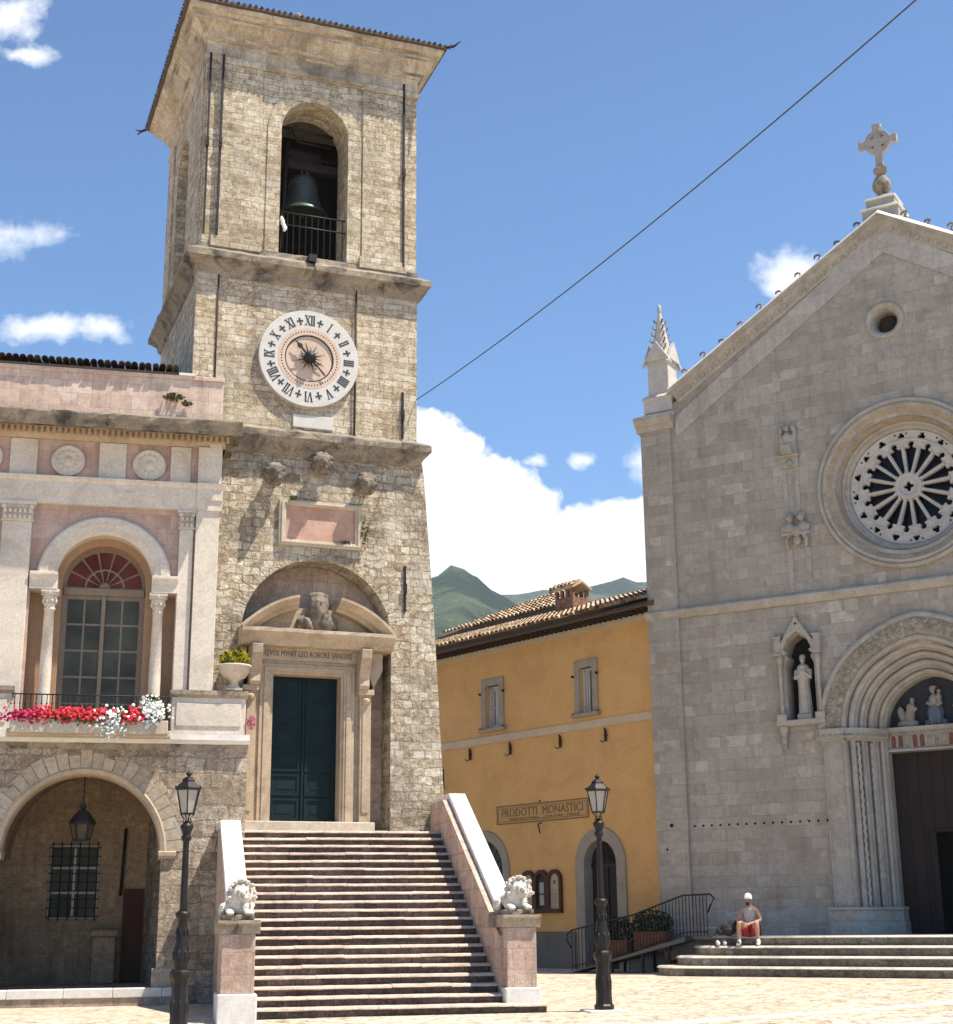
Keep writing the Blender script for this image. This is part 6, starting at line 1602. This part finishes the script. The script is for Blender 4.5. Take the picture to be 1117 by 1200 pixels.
# dark iron fence by the church base
# ================================================================ the person on the steps
def person():
    P = thing('person', 'person in a white cap, grey sleeveless top and red shorts sitting on the church steps', 'person', world_of(FC, -.36, 3.0 - 1.02 - .03, 1.18), rad(-20))
    hz = .11
    J = {'pel': ((0, .14, hz), (.15, .12)), 'sp': ((0, .12, hz + .20), (.135, .11)), 'ch': ((0, .06, hz + .40), (.16, .115)), 'nk': ((0, .0, hz + .56), (.055, .055)), 'nk2': ((0, -.03, hz + .62), (.052, .052)),
         'hd': ((0, -.065, hz + .69), (.078, .092)), 'ht': ((0, -.045, hz + .79), (.074, .085)),
         'sR': ((-.17, .04, hz + .47), .058), 'eR': ((-.26, -.06, hz + .22), .042), 'wR': ((-.10, -.27, hz + .17), .028), 'hR': ((-.03, -.33, hz + .15), (.034, .022)),
         'sL': ((.17, .04, hz + .47), .058), 'eL': ((.27, -.04, hz + .24), .042), 'wL': ((.12, -.27, hz + .18), .028), 'hL': ((.05, -.33, hz + .16), (.034, .022)),
         'qR': ((-.09, .06, hz), .10), 'kR': ((-.21, -.26, hz + .20), .062), 'cR': ((-.215, -.25, hz + .02), .058), 'aR': ((-.22, -.24, hz - .22), .036), 'fR': ((-.23, -.36, hz - .29), (.04, .03)),
         'qL': ((.09, .06, hz), .10), 'kL': ((.20, -.26, hz + .20), .062), 'cL': ((.205, -.25, hz + .02), .058), 'aL': ((.21, -.24, hz - .22), .036), 'fL': ((.23, -.36, hz - .29), (.04, .03))}
    E = [('pel', 'sp'), ('sp', 'ch'), ('ch', 'nk'), ('nk', 'nk2'), ('nk2', 'hd'), ('hd', 'ht'), ('ch', 'sR'), ('sR', 'eR'), ('eR', 'wR'), ('wR', 'hR'), ('ch', 'sL'), ('sL', 'eL'), ('eL', 'wL'), ('wL', 'hL'),
         ('pel', 'qR'), ('qR', 'kR'), ('kR', 'cR'), ('cR', 'aR'), ('aR', 'fR'), ('pel', 'qL'), ('qL', 'kL'), ('kL', 'cL'), ('cL', 'aL'), ('aL', 'fL')]
    for s, h in ((-1, 'R'), (1, 'L')):
        hx, hy, hz2 = J['h' + h][0]
        for i in range(4):
            o = (i - 1.5) * .016; l = (.045, .052, .05, .04)[i]
            J[f'f{h}{i}a'] = ((hx + o - s * .012, hy - .03, hz2 - .002), .0085); J[f'f{h}{i}b'] = ((hx + o - s * .02, hy - .03 - l, hz2 - .02), .008); J[f'f{h}{i}c'] = ((hx + o - s * .022, hy - .035 - l, hz2 - .045), .007)
            E += [('h' + h, f'f{h}{i}a'), (f'f{h}{i}a', f'f{h}{i}b'), (f'f{h}{i}b', f'f{h}{i}c')]
        J[f't{h}a'] = ((hx - s * .035, hy - .005, hz2 + .012), .010); J[f't{h}b'] = ((hx - s * .05, hy - .035, hz2 + .01), .009); E += [('h' + h, f't{h}a'), (f't{h}a', f't{h}b')]
    body = skin('body', J, E, M['skin'], P, 'pel', 2)
    V = {'a': ((0, .14, hz + .02), (.18, .14)), 'b': ((0, .12, hz + .20), (.175, .14)), 'c': ((0, .06, hz + .38), (.215, .15)), 'd': ((0, .035, hz + .50), (.17, .12)), 'r': ((-.14, .04, hz + .50), .085), 'l': ((.14, .04, hz + .50), .085)}
    skin('vest', V, [('a', 'b'), ('b', 'c'), ('c', 'd'), ('c', 'r'), ('c', 'l')], M['vest'], P, 'a', 2)
    S = {'p': ((0, .14, hz), (.175, .135)), 'r': ((-.09, .06, hz), .125), 'r2': ((-.17, -.13, hz + .12), .10), 'l': ((.09, .06, hz), .125), 'l2': ((.16, -.13, hz + .12), .10)}
    skin('shorts', S, [('p', 'r'), ('r', 'r2'), ('p', 'l'), ('l', 'l2')], M['shorts'], P, 'p', 2)
    for s in (-1, 1):
        x = s * .222 + (.0 if s < 0 else .0)
        q = {'a': ((x, -.24, hz - .17), .047), 'b': ((x, -.25, hz - .24), .05), 'c': ((x + s * .005, -.33, hz - .292), (.046, .034)), 'd': ((x + s * .012, -.41, hz - .30), (.042, .028)), 'h': ((x, -.20, hz - .295), (.036, .032))}
        skin('shoe', q, [('a', 'b'), ('b', 'c'), ('c', 'd'), ('b', 'h')], M['cloth_white'], P, 'b', 1)
    z = hz + .76
    b = MB(); b.ellip((0, .04, z), (.093, .110, .10), sub=3); keep = [(p, f) for p, f in ()]
    b.ellip((0, .15, z + .0), (.07, .075, .014)); b.ellip((0, .05, z - .03), (.095, .112, .05)); cap = b.blob('cap', M['cloth_white'], P, .012)
    b = MB(); b.ellip((0, .10, z - .15), (.055, .05, .055)); b.ellip((0, .02, z - .06), (.088, .09, .06)); b.blob('beard_and_hair', M['hair'], P, .010)
    b = MB(); b.ellip((0, .152, z - .075), (.012, .02, .022), sub=1); b.ellip((-.083, .05, z - .07), (.01, .02, .028), sub=1); b.ellip((.083, .05, z - .07), (.01, .02, .028), sub=1); b.build('nose_and_ears', M['skin'], P)
    b = MB()
    for s in (-1, 1): b.ellip((s * .034, .134, z - .058), (.028, .012, .018), sub=2)
    b.tube([(-.085, .07, z - .055), (-.05, .14, z - .055), (0, .145, z - .053), (.05, .14, z - .055), (.085, .07, z - .055)], .004, 5); b.build('sunglasses', M['numeral'], P)
person()
random.seed(3)
bg = thing('backpack', 'black backpack slumped on the church step beside the seated person', 'bag', world_of(FC, -.86, 2.05, 1.18), FC[1] + .3)
b = MB(); b.ellip((0, 0, .15), (.2, .15, .16)); b.ellip((.10, -.02, .22), (.16, .14, .15)); b.ellip((-.18, .04, .08), (.12, .1, .07)); b.ellip((.02, .13, .11), (.12, .06, .08)); b.blob('bag_body', M['bag'], bg, .016, .015)
b = MB(); b.tube([(-.1, .1, .3), (-.22, .14, .2), (-.3, .16, .04), (-.34, .1, .01)], .014, 6); b.build('strap', M['bag'], bg)
sh = thing('spare_shoes', 'pair of white shoes lying on the second step beside the seated person', 'shoes', world_of(FC, -.98, 2.22, .965), FC[1] + .6)
for s in (-1, 1):
    b = MB(); b.ellip((s * .08, 0, .05), (.045, .13, .05)); b.ellip((s * .08, -.06, .08), (.04, .06, .05)); b.blob('shoe', M['cloth_white'], sh, .010)

dc = thing('drain_cover', 'small dark iron drain grate set in the paving at the bottom right', 'drain cover', (4.6, 25.0, ground_z(4.6, 25.0) + .006), rad(23)); dc.scale = (.62, .62, .62)
b = MB(); b.plate([rect(-.28, .28, 0, .02)], -.2, .2); b.build('grate_frame', M['iron'], dc)
b = MB()
for i in range(9): b.box(-.25 + i * .06, -.22 + i * .06, -.17, .17, .02, .03)
b.build('grate_bars', M['rust'], dc)
# ================================================================ overhead cable
cab = MB(); a = Vector(world_of(FT, 2.28, .05, 13.75)); e = Vector((6.4, 15.0, 12.95))
pts = []
for i in range(41):
    t = i / 40; p = a.lerp(e, t); p.z -= .55 * 4 * t * (1 - t) * .5; pts.append((p.x, -p.y, p.z))
cab.tube(pts, .012, 6); o = cab.build('overhead_cable', M['cable']); tag(o, 'thin dark cable strung through the sky from the tower towards the upper right', 'cable')

# ================================================================ ground, hills, sky, light, camera
def axis(lo, hi, near_lo, near_hi, step):
    v = []; x = near_lo
    while x <= near_hi: v.append(x); x += step
    d = step; x = near_hi
    while x < hi: d *= 1.35; x += d; v.append(min(x, hi))
    d = step; x = near_lo
    while x > lo: d *= 1.35; x -= d; v.insert(0, max(x, lo))
    return v
xs = axis(-3600, 3600, -16, 18, .6); ys = axis(-400, 4400, 18, 50, .5)
vs = [(x, -y, ground_z(x, y)) for y in ys for x in xs]; n = len(xs)
g = MB(); g.add(vs, [(j * n + i, j * n + i + 1, (j + 1) * n + i + 1, (j + 1) * n + i) for j in range(len(ys) - 1) for i in range(n - 1)], True)
o = g.build('piazza_ground', M['paving'], recalc=False); tag(o, kind='structure')

def ridge(name, D, depth, prof, x0, x1, nx, seed, rough):
    """a range of hills: crest heights prof(x) at distance D, falling away before and behind"""
    vs = []; ny = 60; off = Vector((seed * 31.7, 0, 0))
    for j in range(ny + 1):
        s = j / ny * 2 - 1; y = D + s * depth
        for i in range(nx + 1):
            x = x0 + (x1 - x0) * i / nx
            h = prof(x) * (1 - abs(s) ** 1.25)
            f = noise.ridged_multi_fractal(Vector((x / 420, y / 420, 0)) + off, .9, 2.1, 6, 1.0, 2.0) - 1.2 + .4 * noise.fractal(Vector((x / 90, y / 90, 0)) + off, .9, 2.1, 4)
            h += rough * f * (1 - abs(s)) * min(1.0, abs(s) * 3 + .10)
            h += 7 * noise.fractal(Vector((x / 45, y / 45, 5)) + off, .8, 2.1, 4) * (1 - abs(s))
            h -= 50 * abs(math.sin(x / 75 + 1.5 * math.sin(y / 170) + f)) ** .7 * min(1.0, abs(s) * 2.2) * (1 - abs(s))
            vs.append((x, -y, h - 20))
    m = nx + 1; b = MB(); b.add(vs, [(j * m + i, j * m + i + 1, (j + 1) * m + i + 1, (j + 1) * m + i) for j in range(ny) for i in range(nx)], True)
    o = b.build(name, M['hills'], recalc=False); tag(o, kind='structure'); return o
def lerp_prof(pts):
    def f(x):
        if x <= pts[0][0]: return pts[0][1]
        for (a, ha), (c, hc) in zip(pts, pts[1:]):
            if x <= c: t = (x - a) / (c - a); return ha + (hc - ha) * t
        return pts[-1][1]
    return f
ridge('near_hills', 1500, 900, lerp_prof([(-1500, 300), (-400, 330), (-150, 350), (-75, 366), (-48, 368), (-21, 386), (-5, 378), (14, 362), (30, 354), (60, 335), (140, 300), (300, 262), (1500, 180)]), -1500, 1500, 220, 1, 40)
ridge('far_hills', 2600, 1000, lerp_prof([(-2600, 500), (-200, 560), (20, 590), (70, 592), (110, 600), (155, 596), (190, 600), (255, 620), (300, 610), (420, 560), (2600, 420)]), -2600, 2600, 220, 2, 50)

hz = MB(); hz.v = [(x, y, z) for z in (-26, 690) for x, y in ((-3700, -500), (3700, -500), (3700, 4500), (-3700, 4500))]; hz.f = [(0, 1, 2, 3), (4, 5, 6, 7), (0, 1, 5, 4), (1, 2, 6, 5), (2, 3, 7, 6), (3, 0, 4, 7)]
hm, hnt = new_mat('thin_valley_haze'); HN = NT(hnt); pv = HN.node('ShaderNodeVolumePrincipled'); pv.inputs['Color'].default_value = (.80, .88, .97, 1); pv.inputs['Density'].default_value = .00013; pv.inputs['Anisotropy'].default_value = .2
ho = HN.node('ShaderNodeOutputMaterial'); HN.l.new(pv.outputs[0], ho.inputs['Volume'])
o = hz.build('haze', hm); tag(o, kind='stuff')
# sun and sky
sdir = Vector((.452, -.149, 1.0)).normalized()
sun_el = math.asin(sdir.z); sun_az = math.atan2(sdir.x, sdir.y)
sun = bpy.data.lights.new('sun', 'SUN'); sun.energy = 5.0; sun.angle = rad(.53); sun.color = (1.0, .92, .79)
so = bpy.data.objects.new('sun', sun); COL.objects.link(so); so.rotation_euler = sdir.to_track_quat('Z', 'Y').to_euler(); so.location = (0, 0, 60)
W = bpy.data.worlds.new('World'); SC.world = W; W.use_nodes = True; nt = W.node_tree; nt.nodes.clear(); N = NT(nt)
sky = N.node('ShaderNodeTexSky'); sky.sky_type = 'NISHITA'; sky.sun_disc = False; sky.sun_elevation = sun_el; sky.sun_rotation = sun_az
sky.altitude = 600; sky.air_density = 1.0; sky.dust_density = .25; sky.ozone_density = 2.5
gen = N.node('ShaderNodeTexCoord').outputs['Generated']
sp = N.node('ShaderNodeSeparateXYZ'); N.l.new(gen, sp.inputs[0])
yy = N.math('MAXIMUM', sp.outputs[1], .02)
A_ = N.math('DIVIDE', sp.outputs[0], yy); E_ = N.math('DIVIDE', sp.outputs[2], yy)
cv = N.node('ShaderNodeCombineXYZ'); N.l.new(A_, cv.inputs[0]); N.l.new(E_, cv.inputs[1])
A0, E0 = A_, E_
wn = N.noise(cv, 22, 5, .6); ws = N.node('ShaderNodeSeparateXYZ'); N.l.new(wn.outputs['Color'], ws.inputs[0])
A_ = N.math('ADD', A0, N.math('MULTIPLY', N.math('SUBTRACT', ws.outputs[0], .5), .05)); E_ = N.math('ADD', E0, N.math('MULTIPLY', N.math('SUBTRACT', ws.outputs[1], .5), .035))
def blobf(ca, ce, ra, re):
    x = N.math('DIVIDE', N.math('SUBTRACT', A_, ca), ra); y = N.math('DIVIDE', N.math('SUBTRACT', E_, ce), re)
    return N.math('SUBTRACT', 1.0, N.math('SQRT', N.math('ADD', N.math('MULTIPLY', x, x), N.math('MULTIPLY', y, y))))
nz = N.noise(cv, 16, 8, .62, .2); nz2 = N.noise(cv, 42, 6, .65, .3)
bill = N.math('ADD', N.math('MULTIPLY', N.math('SUBTRACT', nz.outputs['Fac'], .5), 1.3), N.math('MULTIPLY', N.math('SUBTRACT', nz2.outputs['Fac'], .5), .35))
big = None
for q in [(-.045, .285, .075, .075), (-.03, .325, .042, .035), (-.075, .31, .08, .06), (.0, .28, .06, .045), (.01, .215, .12, .05), (.095, .245, .09, .045), (.115, .265, .045, .03), (.19, .24, .12, .05), (.06, .225, .09, .05), (-.2, .25, .16, .09)]:
    f = blobf(*q); big = f if big is None else N.math('MAXIMUM', big, f)
bigm = N.ramp(N.math('ADD', big, N.math('MULTIPLY', bill, .55)), [(.06, 0.0), (.20, 1.0)])
thin = None
for q in [(-.345, .50, .055, .028), (-.355, .49, .04, .03), (-.36, .68, .035, .035), (-.345, .645, .03, .012), (-.31, .42, .065, .014), (-.27, .42, .03, .015), (.232, .45, .03, .032), (.072, .317, .016, .008), (.043, .315, .018, .007), (.125, .315, .03, .02)]:
    f = blobf(*q); thin = f if thin is None else N.math('MAXIMUM', thin, f)
thm = N.ramp(N.math('ADD', thin, N.math('MULTIPLY', bill, 1.9)), [(.18, 0.0), (1.15, .9)])
shade = N.noise(cv, 9, 4, .5)
cc = N.ramp(shade.outputs['Fac'], [(.33, (.78, .87, .93)), (.48, (1.0, 1.0, 1.0))])
cc = N.mix(1.0, cc, (16.5, 16.5, 16.5), 'MULTIPLY')
cmask = N.math('MAXIMUM', bigm, thm)
cmask = N.math('MULTIPLY', cmask, N.math('GREATER_THAN', sp.outputs[1], .03))
skyc = N.mix(1.0, sky.outputs[0], (.92, 1.46, 1.88), 'MULTIPLY')
glow = N.ramp(E_, [(.15, (1.42, 1.36, 1.28)), (.85, (1.0, 1.0, 1.0))])   # the sky pales towards the horizon
skyc = N.mix(1.0, skyc, glow, 'MULTIPLY')
fin = N.mix(cmask, skyc, cc)
bgn = N.node('ShaderNodeBackground'); N.l.new(fin, bgn.inputs[0]); bgn.inputs[1].default_value = .05
wo = N.node('ShaderNodeOutputWorld'); N.l.new(bgn.outputs[0], wo.inputs[0])

# camera
cam = bpy.data.cameras.new('camera'); co = bpy.data.objects.new('camera', cam); COL.objects.link(co); SC.camera = co
cam.sensor_fit = 'HORIZONTAL'; cam.sensor_width = 36; cam.lens = 36 * 1731.7 / 1117; cam.clip_end = 12000; cam.clip_start = .1
Pt = rad(15.587); Ro = rad(-.5563)
r0 = Vector((1, 0, 0)); f0 = Vector((0, math.cos(Pt), math.sin(Pt))); u0_ = Vector((0, -math.sin(Pt), math.cos(Pt)))
cr_ = r0 * math.cos(Ro) + u0_ * math.sin(Ro); cu2 = -r0 * math.sin(Ro) + u0_ * math.cos(Ro)
mm = Matrix((cr_, cu2, -f0)).transposed().to_4x4(); mm.translation = Vector((0, 0, 1.5)); co.matrix_world = mm
SC.render.engine = 'CYCLES'; SC.view_settings.view_transform = 'Standard'; SC.view_settings.look = 'None'; SC.view_settings.exposure = .85; SC.view_settings.gamma = 1
SC.cycles.max_bounces = 5; SC.cycles.diffuse_bounces = 2
